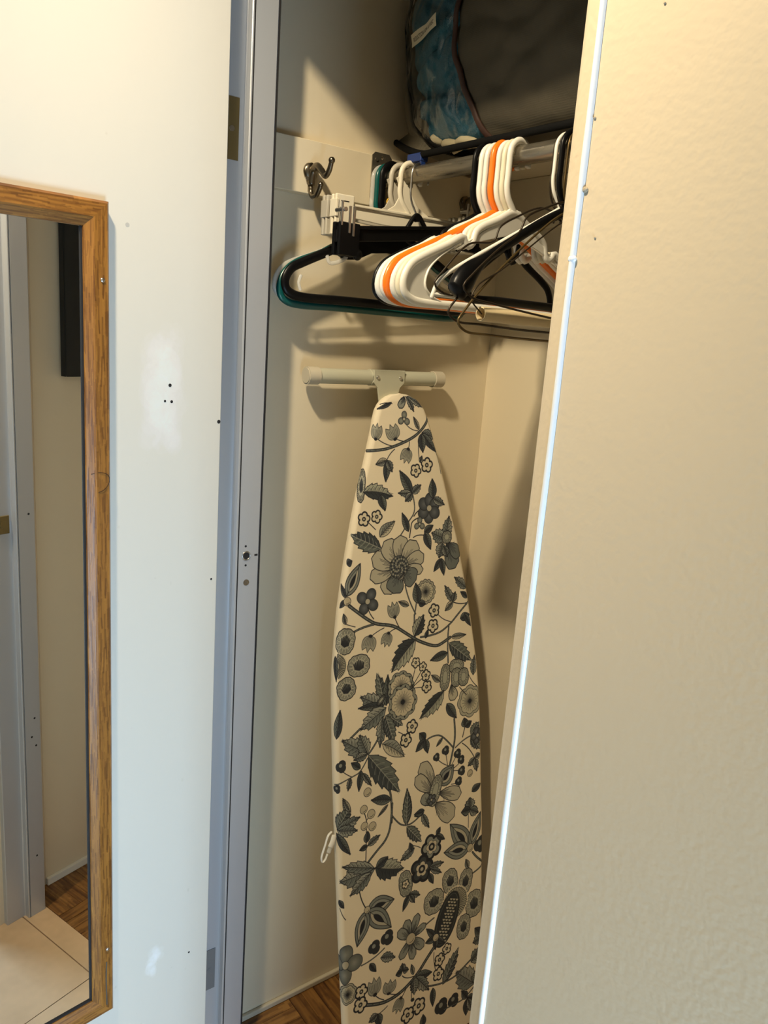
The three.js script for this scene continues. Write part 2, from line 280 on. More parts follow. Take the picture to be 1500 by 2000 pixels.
{ // spotlight on the hall ceiling, turned towards the closet
  const l = thing('ceiling_spotlight', 'white ceiling spotlight turned towards the closet', 'lamp', [LAMP.at.x, CL, LAMP.at.z]);
  const dir = LAMP.aim.clone().sub(LAMP.at).normalize(), q = new THREE.Quaternion().setFromUnitVectors(V(0, -1, 0), dir), put = (g) => g.applyQuaternion(q).translate(LAMP.at.x, LAMP.at.y, LAMP.at.z);
  part(l, 'lamp_base', new THREE.CylinderGeometry(0.05, 0.052, 0.018, 32).translate(LAMP.at.x, CL - 0.009, LAMP.at.z), M.white);
  part(l, 'stem', sweep([[LAMP.at.x, CL - 0.01, LAMP.at.z], [LAMP.at.x, LAMP.at.y + 0.05, LAMP.at.z], LAMP.at.clone().addScaledVector(dir, -0.034)], 0.006, 0.006, { n: 12 }), M.white);
  part(l, 'shade', put(new THREE.LatheGeometry([[0.0, 0.036], [0.03, 0.034], [0.043, 0.018], [0.046, 0.0], [0.048, 0.0], [0.046, 0.02], [0.032, 0.037], [0, 0.039]].map(([r, y]) => new THREE.Vector2(r, y)), 32)), M.white);
  part(l, 'lamp_lens', put(new THREE.CylinderGeometry(0.042, 0.042, 0.004, 32).translate(0, 0.004, 0)), std({ color: rgb(0.9, 0.85, 0.75), emissive: rgb(...LAMP.color), emissiveIntensity: 3 }));
  const p = new THREE.SpotLight(rgb(...LAMP.color), LAMP.power, 0, LAMP.angle, LAMP.penumbra); p.castShadow = true; p.shadow.radius = LAMP.size;
  p.position.copy(LAMP.at).addScaledVector(dir, 0.006); p.target.position.copy(LAMP.aim); scene.add(p, p.target);
}
// ---------------------------------------------------------------- mirror on the door
{
  const X0 = -0.551, X1 = -0.191, Y0 = 0.327, Y1 = 1.583, W = 0.034;
  const m = thing('door_mirror', 'tall mirror in an oak frame screwed to the open white door', 'mirror', HINGE, null, SWING);
  const prof = [[0, 0], [0, 0.0145], [0.003, 0.0175], [0.0215, 0.0185], [0.024, 0.017], [0.033, 0.0125], [W, 0.011], [W, 0]];
  const side = (len, name) => { // outer edge along +x of its own, mitred at both ends
    const pos = [], uv = [], n = prof.length, s = rnd(0, 3);
    const P = (k, e) => [e * (len / 2 - prof[k][0]), -prof[k][0], prof[k][1]];
    const quad = (a, b, c, d) => { for (const q of [a, b, c, a, c, d]) { pos.push(...q); uv.push((q[0] + s) * 2.4, (q[1] * 1.0 + q[2]) * 7); } };
    for (let k = 0; k < n - 1; k++) quad(P(k, -1), P(k, 1), P(k + 1, 1), P(k + 1, -1));
    for (const e of [-1, 1]) for (let k = 1; k < n - 1; k++) for (const q of e > 0 ? [P(0, e), P(k + 1, e), P(k, e)] : [P(0, e), P(k, e), P(k + 1, e)]) { pos.push(...q); uv.push(q[0] + s, q[1] * 8); }
    let g = new THREE.BufferGeometry(); g.setAttribute('position', new THREE.Float32BufferAttribute(pos, 3)); g.setAttribute('uv', new THREE.Float32BufferAttribute(uv, 2));
    { const p = g.attributes.position; for (let i = 0; i < p.count; i += 3) { const a = [0, 1, 2].map((k) => V().fromBufferAttribute(p, i + k)); const c = a[0].clone().add(a[1]).add(a[2]).divideScalar(3), nn = a[1].clone().sub(a[0]).cross(a[2].clone().sub(a[0])); if (nn.dot(c.clone().sub(V(c.x * 0.9, -W / 2, 0.006))) < 0) { for (const at of [p, g.attributes.uv]) for (let q = 0; q < at.itemSize; q++) { const t = at.array[(i + 1) * at.itemSize + q]; at.array[(i + 1) * at.itemSize + q] = at.array[(i + 2) * at.itemSize + q]; at.array[(i + 2) * at.itemSize + q] = t; } } } }
    g.computeVertexNormals(); return g;
  };
  const cx = (X0 + X1) / 2, cy = (Y0 + Y1) / 2, w = X1 - X0, h = Y1 - Y0;
  for (const [len, rot, x, y] of [[h, -Math.PI / 2, X1, cy], [h, Math.PI / 2, X0, cy], [w, 0, cx, Y1], [w, Math.PI, cx, Y0]]) {
    const f = part(m, 'frame_side', side(len).rotateZ(rot).translate(x, y, 0), oak);
    if (x === X1 || x === X0) {
      for (const sy of [1.484, 0.45]) part(f, 'screw', sph(0.0032, x === X1 ? X1 - 0.0105 : X0 + 0.0105, sy, 0.0185, 1, 1, 0.45), M.steel);
      if (x === X1) {
        part(f, 'gouge', sweep([[X1 - 0.0125, 0.427, 0.0187], [X1 - 0.0135, 0.4, 0.0187], [X1 - 0.0125, 0.345, 0.0187]], 0.0011, 0.0005, { n: 12 }), std({ color: rgb(0.1, 0.08, 0.06), roughness: 0.7 }), 'dark gouge at the lower end');
        part(f, 'pen_mark', sweep([[X1 - 0.028, 1.226, 0.0157], [X1 - 0.016, 1.228, 0.0189], [X1 - 0.0035, 1.222, 0.0181], [X1 - 0.0035, 1.212, 0.0181], [X1 - 0.011, 1.203, 0.0189], [X1 - 0.019, 1.2, 0.0188]], 0.00035, 0.0003, { n: 24, sides: 5 }), M.dark, 'thin dark looped pen line');
      }
    }
  }
  part(m, 'mirror_glass', box(X0 + W - 0.005, X1 - W + 0.005, Y0 + W - 0.005, Y1 - W + 0.005, 0.002, 0.008), M.mirror);
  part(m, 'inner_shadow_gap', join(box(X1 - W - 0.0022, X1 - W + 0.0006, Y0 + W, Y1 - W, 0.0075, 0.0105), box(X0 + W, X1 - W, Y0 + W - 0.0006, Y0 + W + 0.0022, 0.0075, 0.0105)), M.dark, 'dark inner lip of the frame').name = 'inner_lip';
}
// ---------------------------------------------------------------- coat hooks, rod
function coatHook(label, z) {
  const y = 1.684, X = 0.02, h = thing('coat_hook', label, 'hook', [X, y, z], 'double coat hooks on the left closet rail');
  const wide = (t) => t < 0.3 ? 0.0142 * Math.sqrt(Math.max(0, 1 - ((t - 0.3) / 0.3) ** 2)) : 0.0142 - 0.0102 * THREE.MathUtils.smoothstep(t, 0.3, 0.85);
  part(h, 'backplate', grid(16, 30, (u, v) => { const w = Math.max(0.0002, wide(v)) * (v > 0.97 ? (1 - v) / 0.03 : 1), a = Math.PI * u; return [X + 0.0005 + Math.sin(a) * (0.003 + w * 0.32), y + 0.0265 - 0.047 * v, z + w * Math.cos(a)]; }), M.nickel);
  part(h, 'upper_arm', join(sweep([[0.023, y - 0.008, z], [0.029, y + 0.014, z], [0.041, y + 0.0185, z], [0.056, y + 0.01, z], [0.069, y + 0.001, z], [0.079, y + 0.008, z], [0.085, y + 0.021, z]], 0.006, 0.0054, { n: 40, B: V(0, 0, 1), sides: 12, taper: (u) => 1.25 - 0.55 * u }), sph(0.0054, 0.0854, y + 0.0225, z)), M.nickel);
  part(h, 'lower_arm', join(sweep([[0.024, y - 0.012, z], [0.025, y - 0.021, z], [0.031, y - 0.0275, z], [0.042, y - 0.027, z], [0.051, y - 0.018, z], [0.0545, y - 0.012, z]], 0.0047, 0.0044, { n: 30, B: V(0, 0, 1), sides: 12 }), sph(0.005, 0.0548, y - 0.0112, z)), M.nickel);
  for (const dy of [0.014, 0.0]) part(h, 'screw', cylX(0.0032, X + 0.004, X + 0.0058, y + dy, z + 0.0085, 12), M.steel);
}
coatHook('bronze double coat hook on the rail nearest the metal door frame', -0.057);
coatHook('bronze double coat hook in the shade behind the hangers', -0.404);
const RY = 1.7045, RZ = -0.2;
{
  const r = thing('closet_rod', 'dull galvanised closet rod carrying all the hangers', 'rod', [0.42, RY, RZ]);
  part(r, 'tube', new THREE.CylinderGeometry(0.0135, 0.0135, 0.83, 32).rotateZ(Math.PI / 2).translate(0.437, RY, RZ), M.galv);
  for (const x of [0.0205, 0.8475]) {
    const s = x < 0.4 ? 1 : -1;
    const f = part(r, 'flange', join(plate([[-0.021, -0.03], [0.021, -0.03], [0.021, 0.04], [0.015, 0.046], [-0.015, 0.046], [-0.021, 0.04]], 0.0025, 0.0006, [[0, 0.038, 0.0025]]).rotateY(Math.PI / 2).translate(x - (s < 0 ? 0 : 0), RY, RZ), cylX(0.0175, Math.min(x, x + s * 0.02), Math.max(x, x + s * 0.02), RY, RZ)), M.galv);
    for (const [dy, dz] of [[0.034, 0.012], [0.03, -0.012], [-0.022, 0.013]]) part(f, 'screw', cylX(0.003, x + 0.002, x + 0.0042, RY + dy, RZ + dz, 12), M.galv);
  }
}
// ---------------------------------------------------------------- hangers: own x runs into the closet, y up, origin at the rod's axis
const HR = 0.0135;
function hookPath(a, neckY, stemX = -0.021) { // question-mark hook: neck, straight stem in front of the rod, over it, tip behind
  const tip = 0.02, R = (tip - stemX) / 2, c = (tip + stemX) / 2, cy = HR + a + 0.0006 - R * 0.96, q = [[0, neckY, 0], [stemX * 0.35, neckY + 0.008, 0], [stemX * 0.8, neckY + 0.02, 0], [stemX, neckY + 0.034, 0]];
  for (const f of [0.3, 0.65]) q.push([stemX, neckY + 0.034 + (cy - neckY - 0.034) * f, 0]);
  for (let i = 0; i <= 8; i++) { const t = Math.PI * (1 - i / 8); q.push([c + R * Math.cos(t), cy + R * Math.sin(t), 0]); }
  q.push([tip - 0.001, cy - 0.012, 0]); return q;
}
function hang(name, label, group, x, yaw = 0, tilt = 0) {
  const t = thing(name, label, 'hanger', [x, RY, RZ], group, Math.PI / 2 + THREE.MathUtils.degToRad(yaw)); return t;
}
function tubular(label, group, x, yaw, mat, { w = 0.0058, t = 0.0042, half = 0.204, drop = 0.2, notch = true, web = false, gusset = false, hookMat = mat, flat = 1, hw = w * 0.88 } = {}) {
  const h = hang('plastic_hanger', label, group, x, yaw);
  const ay = -0.078, b = -0.2155 - (drop - 0.2);
  const e = b + 0.2155, L = [[0, ay, 0], [-0.035, ay - 0.015, 0], [-0.075, ay - 0.034, 0], [-0.13, ay - 0.06, 0], [-half + 0.03, ay - 0.08, 0], [-half + 0.012, ay - 0.091 + e * 0.3, 0], [-half + 0.002, -0.184 + e * 0.6, 0], [-half, -0.197 + e, 0], [-half + 0.004, -0.207 + e, 0], [-half + 0.016, b + 0.0015, 0], [-half + 0.034, b - 0.0015, 0]];
  if (notch) L.splice(2, 1, [-0.066, ay - 0.0285, 0], [-0.0755, ay - 0.036, 0], [-0.08, ay - 0.05, 0], [-0.088, ay - 0.056, 0], [-0.096, ay - 0.052, 0], [-0.1, ay - 0.046, 0]);
  const ring = [...L, [-0.09, b - 0.001, 0], [0, b - 0.001, 0], [0.09, b - 0.001, 0], ...[...L].reverse().slice(0, -1).map(([a, y, z]) => [-a, y, z])];
  part(h, 'frame', sweep(ring, w, t * flat, { closed: true, n: 190, sides: 10 }), mat);
  part(h, 'hook', sweep(hookPath(hw, ay), hw, t * 0.95, { n: 70, sides: 10 }), hookMat);
  if (web === 'broad') part(h, 'neck_web', plate([[-0.11, ay - 0.05], [-0.06, ay - 0.026], [-0.02, ay - 0.006], [0.02, ay - 0.006], [0.06, ay - 0.026], [0.11, ay - 0.05], [0.095, ay - 0.067], [0.065, ay - 0.064], [0.035, ay - 0.05], [0, ay - 0.046], [-0.035, ay - 0.05], [-0.065, ay - 0.064], [-0.095, ay - 0.067]], 0.005, 0.001).translate(0, 0, -0.0025), mat);
  else if (web) part(h, 'neck_web', plate([[-0.035, ay - 0.018], [-0.012, ay + 0.004], [0.012, ay + 0.004], [0.035, ay - 0.018], [0.12, ay - 0.066], [0.06, ay - 0.046], [0, ay - 0.03], [-0.06, ay - 0.046], [-0.12, ay - 0.066]], 0.005, 0.001).translate(0, 0, -0.0025), mat);
  if (gusset) for (const s of [-1, 1]) {
    part(h, 'corner_web', plate([[-0.11, -0.131], [-0.15, -0.152], [-0.185, -0.165], [-0.199, -0.182], [-0.2, -0.2], [-0.188, -0.213], [-0.13, -0.2155], [-0.155, -0.206], [-0.166, -0.194], [-0.162, -0.174], [-0.145, -0.157]].map(([x, y]) => [x * s, y]), 0.0018, 0.0004).translate(0, 0, -0.0009), mat);
    part(h, 'inner_rim', sweep([[s * 0.1, -0.128, 0], [s * 0.145, -0.156, 0], [s * 0.162, -0.174, 0], [s * 0.166, -0.194, 0], [s * 0.155, -0.206, 0], [s * 0.125, -0.2165, 0]], 0.0018, 0.0032, { n: 40 }), mat);
  }
  return h;
}
// left bunch, against the wall
tubular('clear plastic hanger nearest the left closet wall, its rounded end showing behind the teal one', null, 0.0294, 3, M.clear, { w: 0.0062, half: 0.212, notch: false });
tubular('teal plastic hanger at the left end of the rod', null, 0.0433, 1.3, M.teal, { w: 0.0066, t: 0.0046, half: 0.207, drop: 0.208 });
{ const h = tubular('glossy black plastic hanger with broad arms, in front of the teal one', null, 0.0584, -0.4, M.black, { w: 0.0078, t: 0.0046, half: 0.203, web: 'broad', notch: false, drop: 0.196 });
  part(h, 'strap_clip', sweep([[-0.128, -0.142, 0.005], [-0.122, -0.153, 0.005], [-0.09, -0.141, 0.005], [-0.088, -0.132, 0.005]], 0.0035, 0.002, { n: 18 }), M.clear, 'clear plastic strap insert'); part(h, 'strap_clip', sweep([[-0.176, -0.178, 0.005], [-0.18, -0.19, 0.005], [-0.176, -0.203, 0.005]], 0.003, 0.002, { n: 10 }), M.clear, 'clear plastic strap insert'); }
// skirt and trouser hangers
for (const [x, yaw, mat, label] of [[0.084, -3, M.grey, 'greyish plastic skirt hanger directly behind the white one'], [0.111, -3, M.cream, 'white plastic skirt hanger with a slotted clip at its near end']]) {
  const h = hang('clip_hanger', label, null, x, yaw);
  part(h, 'bar', join(plate([[-0.13, -0.062], [-0.05, -0.067], [0.05, -0.067], [0.13, -0.062], [0.13, -0.082], [0.05, -0.086], [-0.05, -0.086], [-0.13, -0.082]], 0.004, 0.001).translate(0, 0, -0.002), plate([[-0.13, -0.0615], [0.13, -0.0615], [0.13, -0.0655], [-0.13, -0.0655]], 0.012, 0.001).translate(0, 0, -0.006)), mat);
  part(h, 'hook', sweep(hookPath(0.004, -0.062), 0.0046, 0.004, { n: 60 }), mat);
  part(h, 'neck_web', plate([[-0.05, -0.065], [-0.03, -0.052], [-0.018, -0.03], [-0.03, -0.008], [-0.022, -0.004], [-0.004, -0.02], [0.016, -0.048], [0.05, -0.065]], 0.003, 0.0008).translate(0, 0, -0.0015), mat);
  for (const s of [-1, 1]) {
    const c = part(h, 'clip', join(box(s * 0.13 - 0.017, s * 0.13 + 0.017, -0.112, -0.05, -0.009, -0.002, 0.002), box(s * 0.13 - 0.017, s * 0.13 + 0.017, -0.112, -0.05, 0.003, 0.009, 0.002), box(s * 0.13 - 0.018, s * 0.13 - 0.013, -0.085, -0.058, -0.01, 0.011, 0.001)), mat);
    part(c, 'slot', box(s * 0.13 - 0.008, s * 0.13 + 0.007, -0.061, -0.0595, 0.0085, 0.0093), M.dark); part(c, 'slot', box(s * 0.13 - 0.0095, s * 0.13 - 0.008, -0.098, -0.07, 0.0085, 0.0093), M.dark);
  }
}
{
  const h = hang('clip_hanger', 'black trouser hanger with a wide flat bar and sprung metal clips', null, 0.135, 3);
  part(h, 'bar', join(plate([[-0.165, -0.1045], [0.143, -0.065], [0.143, -0.088], [-0.165, -0.128]], 0.007, 0.0015).translate(0, 0, -0.0035), plate([[-0.165, -0.104], [0.143, -0.0645], [0.143, -0.0705], [-0.165, -0.11]], 0.014, 0.0015).translate(0, 0, -0.007)), M.black);
  part(h, 'hook', sweep(hookPath(0.0018, -0.066, -0.018), 0.0017, 0.0017, { n: 60, sides: 8 }), M.steel);
  part(h, 'neck', join(sweep([[-0.02, -0.088, 0], [-0.003, -0.066, 0], [0.003, -0.066, 0], [0.02, -0.083, 0]], 0.004, 0.004, { n: 24 }), cylZ(0.006, -0.004, 0.004, 0, -0.07, 16)), M.black);
  for (const [a, y] of [[-0.145, -0.113], [0.125, -0.077]]) {
    const c = part(h, 'clip', join(box(a - 0.02, a + 0.02, y - 0.034, y + 0.016, 0.004, 0.0105, 0.002), box(a - 0.02, a + 0.02, y - 0.034, y + 0.016, -0.0105, -0.004, 0.002), sph(0.009, a + 0.02, y - 0.03, 0.006, 1, 1, 0.6)), M.black);
    part(c, 'spring', join(box(a - 0.004, a + 0.0, y, y + 0.04, 0.0095, 0.012, 0.0005), box(a + 0.004, a + 0.008, y - 0.004, y + 0.04, 0.0095, 0.012, 0.0005), cylZ(0.0035, -0.012, 0.013, a - 0.012, y + 0.034, 12), box(a - 0.018, a - 0.015, y + 0.01, y + 0.046, 0.008, 0.011, 0.0005)), M.steel, 'bright metal spring');
  }
}
{ const t = thing('clip', 'small yellow plastic clip on the neck of the greyish skirt hanger', 'clip', [0.078, 1.645, -0.183]);
  part(t, 'clip_body', plate([[-0.011, -0.013], [0.011, -0.013], [0.011, -0.007], [0.004, 0.013], [-0.003, 0.015], [-0.006, 0.004], [-0.011, -0.006]], 0.006, 0.0012).rotateY(Math.PI / 2).translate(0.076, 1.645, -0.183), M.yellow);
  part(t, 'clip_ring', new THREE.TorusGeometry(0.006, 0.0012, 8, 20).rotateY(Math.PI / 2).translate(0.079, 1.662, -0.182), M.yellow); }
{ const t = thing('rod_clip', 'small blue plastic clip sitting on top of the closet rod', 'clip', [0.12, RY + HR, RZ]);
  part(t, 'clip_body', box(0.1, 0.138, RY + 0.0195, RY + 0.0335, RZ - 0.012, RZ + 0.004, 0.002), M.blue);
  part(t, 'clip_foot', box(0.132, 0.137, RY + 0.0143, RY + 0.021, RZ - 0.008, RZ + 0.002, 0.0008), M.blue); }
// middle bunch
tubular('black plastic hanger at the back of the bunch of white and orange ones', null, 0.2907, 6.3, M.black, { w: 0.0062 });
const proto = [];
for (const [x, yaw, mat, label] of [
  [0.3053, 4.2, M.white, 'leftmost white plastic hanger of the middle bunch, next to the black one'],
  [0.3165, 4.4, M.white, 'white plastic hanger directly left of the orange one'],
  [0.3305, 3.4, M.orange, 'bright orange plastic hanger among the white ones'],
  [0.3425, 3.6, M.white, 'white plastic hanger directly right of the orange one'],
  [0.3535, 3.8, M.ivory, 'ivory plastic hanger, second from the right in the middle bunch'],
]) {
  const group = 'tubular plastic hangers in the middle of the rod';
  if (mat === M.orange) { tubular(label, group, x, yaw, mat, { w: 0.0084, t: 0.0048, notch: false, drop: 0.1985, hw: 0.0056 }); continue; }
  if (!proto.length) { proto.push(tubular(label, group, x, yaw, mat, { w: 0.0052 })); continue; }
  const c = proto[0].clone(); c.name = numbered('plastic_hanger'); c.position.x = x; c.rotation.set(0, Math.PI / 2 + THREE.MathUtils.degToRad(yaw), 0); c.userData = { label, category: 'hanger', group };
  c.traverse((o) => { if (o.isMesh) o.material = mat; }); scene.add(c);
}
tubular('rightmost white plastic hanger of the middle bunch, with thin webs in its corners', 'tubular plastic hangers in the middle of the rod', 0.3645, 3.8, M.white, { gusset: true, web: true });
// right bunch: wire hangers, thin white one, black suit hanger, drycleaner's hanger with a card tube
function wireHanger(label, x, yaw, mat, { r = 0.0011, half = 0.2, ay = -0.085, tipY = -0.23, sag = 0, dz = 0, lean = 0, kink = 0 } = {}) {
  const h = hang('wire_hanger', label, 'wire hangers at the right of the rod', x, yaw); h.rotation.z = THREE.MathUtils.degToRad(lean);
  part(h, 'hook', sweep(hookPath(r, ay, -0.018), r, r, { n: 60, sides: 6 }), mat);
  const tw = []; for (let i = 0; i <= 24; i++) tw.push([-0.006 + 0.0018 * Math.cos(i * 1.3), ay - 0.012 + i * 0.0018, 0.0018 * Math.sin(i * 1.3)]);
  part(h, 'twisted_neck', sweep(tw, r, r, { n: 60, sides: 6 }), mat);
  const ring = [[0, ay, 0], ...(kink ? [[-0.03, ay + 0.004, 0], [-0.07, ay - 0.012, 0], [-0.1, ay - 0.03, 0], [-0.108, ay - 0.048, 0]] : [[-0.03, ay - 0.012, 0]]), [-half + 0.05, tipY + 0.055, dz], [-half + 0.012, tipY + 0.018, dz], [-half, tipY + 0.002, dz], [-half + 0.014, tipY - 0.008, dz], [-half + 0.06, tipY - 0.011, dz], [0, tipY - 0.013 - sag, dz], [half - 0.06, tipY - 0.011, 0], [half - 0.014, tipY - 0.008, 0], [half, tipY + 0.002, 0], [half - 0.012, tipY + 0.018, 0], [half - 0.05, tipY + 0.055, 0], [0.03, ay - 0.012, 0]];
  part(h, 'frame', sweep(ring, r, r, { closed: true, n: 160, sides: 6 }), mat); return h;
}
wireHanger('thin brown wire hanger with kinked shoulders, leftmost of the wire bunch', 0.447, -2.6, M.wire, { tipY: -0.197, half: 0.2, kink: 1, r: 0.0014 });
wireHanger('brown wire hanger with a sagging lower bar, middle of the wire bunch', 0.4575, 2.1, M.wire, { tipY: -0.228, sag: 0.003, lean: 1, r: 0.0016 });
wireHanger('golden brown wire hanger hanging lowest, right of the wire bunch', 0.469, 5.8, M.wireGold, { tipY: -0.243, half: 0.201, r: 0.0017 });
wireHanger('dark wire hanger with a crooked frame, rightmost beside the plaster corner', 0.4935, 1.5, M.wire, { tipY: -0.215, half: 0.19, kink: 1, r: 0.0014, lean: -4 });
{
  const h = hang('slim_hanger', 'slim white plastic-coated hanger in front of the black suit hanger', null, 0.4525, -5);
  part(h, 'hook', sweep(hookPath(0.0022, -0.078, -0.019), 0.0026, 0.0026, { n: 60 }), M.white);
  part(h, 'frame', sweep([[0, -0.078, 0], [-0.035, -0.098, 0], [-0.15, -0.163, 0], [-0.178, -0.18, 0], [-0.194, -0.195, 0], [-0.201, -0.213, 0]], 0.003, 0.0026, { n: 60 }), M.white);
  part(h, 'frame', sweep([[0, -0.078, 0], [0.035, -0.098, 0], [0.15, -0.163, 0], [0.178, -0.18, 0], [0.194, -0.195, 0], [0.201, -0.213, 0]], 0.003, 0.0026, { n: 60 }), M.white);
  part(h, 'bar', sweep([[-0.199, -0.208, 0], [0, -0.211, 0], [0.199, -0.208, 0]], 0.0028, 0.0026, { n: 20 }), M.white);
}
{
  const h = hang('suit_hanger', 'black suit hanger with flared shoulder ends and a straight trouser bar', null, 0.463, -0.5);
  part(h, 'hook', sweep(hookPath(0.003, -0.08, -0.02), 0.0045, 0.0035, { n: 60 }), M.black);
  for (const s of [-1, 1]) {
    const a = part(h, 'arm', sweep([[0, -0.082, 0], [s * 0.04, -0.101, 0], [s * 0.09, -0.13, 0], [s * 0.135, -0.157, 0], [s * 0.168, -0.18, 0.004], [s * 0.188, -0.205, 0.006]], 0.0082, 0.006, { n: 48, sides: 12, taper: (u) => 0.8 + 1.25 * THREE.MathUtils.smoothstep(u, 0.66, 0.95) - 0.3 * THREE.MathUtils.smoothstep(u, 0.95, 1) }), M.black);
    part(a, 'strap_notch', sweep([[s * 0.082, -0.136, 0], [s * 0.085, -0.15, 0], [s * 0.096, -0.154, 0], [s * 0.104, -0.146, 0]], 0.003, 0.003, { n: 16 }), M.black);
  }
  part(h, 'trouser_bar', sweep([[-0.187, -0.196, 0.004], [-0.172, -0.208, 0.002], [-0.1, -0.2095, 0], [0.1, -0.2095, 0], [0.172, -0.208, 0.002], [0.187, -0.196, 0.004]], 0.0055, 0.005, { n: 60, sides: 10 }), M.black);
}
{
  const h = hang('tube_hanger', "drycleaner's wire hanger with a cream cardboard tube as its bar", null, 0.483, 1);
  part(h, 'hook', sweep(hookPath(0.0011, -0.09, -0.018), 0.0011, 0.0011, { n: 60, sides: 6 }), M.wire);
  for (const s of [-1, 1]) part(h, 'arm', sweep([[0, -0.09, 0], [s * 0.03, -0.103, 0], [s * 0.13, -0.172, 0], [s * 0.17, -0.196, 0], [s * 0.178, -0.212, 0], [s * 0.158, -0.229, 0]], 0.0011, 0.0011, { n: 60, sides: 6 }), M.wire);
  part(h, 'card_tube', new THREE.LatheGeometry([[0.0078, 0.16], [0.0092, 0.16], [0.0095, 0.1], [0.009, 0], [0.0094, -0.1], [0.01, -0.16], [0.0082, -0.16], [0.0078, 0.16]].map(([r, y]) => new THREE.Vector2(r, y)), 20).rotateZ(Math.PI / 2).translate(0, -0.229, 0), M.card, 'cream cardboard tube');
}
{ // black cloth by the right wall, seen only in the mirror
  const t = thing('garment_cover', 'black cloth cover hanging against the right closet wall, seen in the mirror', 'cloth', [0.83, 1.63, -0.25]);
  const f = (k) => (u, v) => [0.832 + k * (0.007 + 0.003 * Math.sin(u * 17 + 1)), 1.295 + 0.335 * v, -0.066 - 0.33 * u];
  const front = grid(40, 8, f(-1)), back = grid(40, 8, (u, v) => f(1)(1 - u, v));
  part(t, 'cover', join(front, back, box(0.824, 0.84, 1.295, 1.63, -0.0665, -0.064)), M.cloth);
  part(t, 'hem', box(0.8225, 0.8415, 1.626, 1.634, -0.398, -0.06, 0.001), M.black);
}
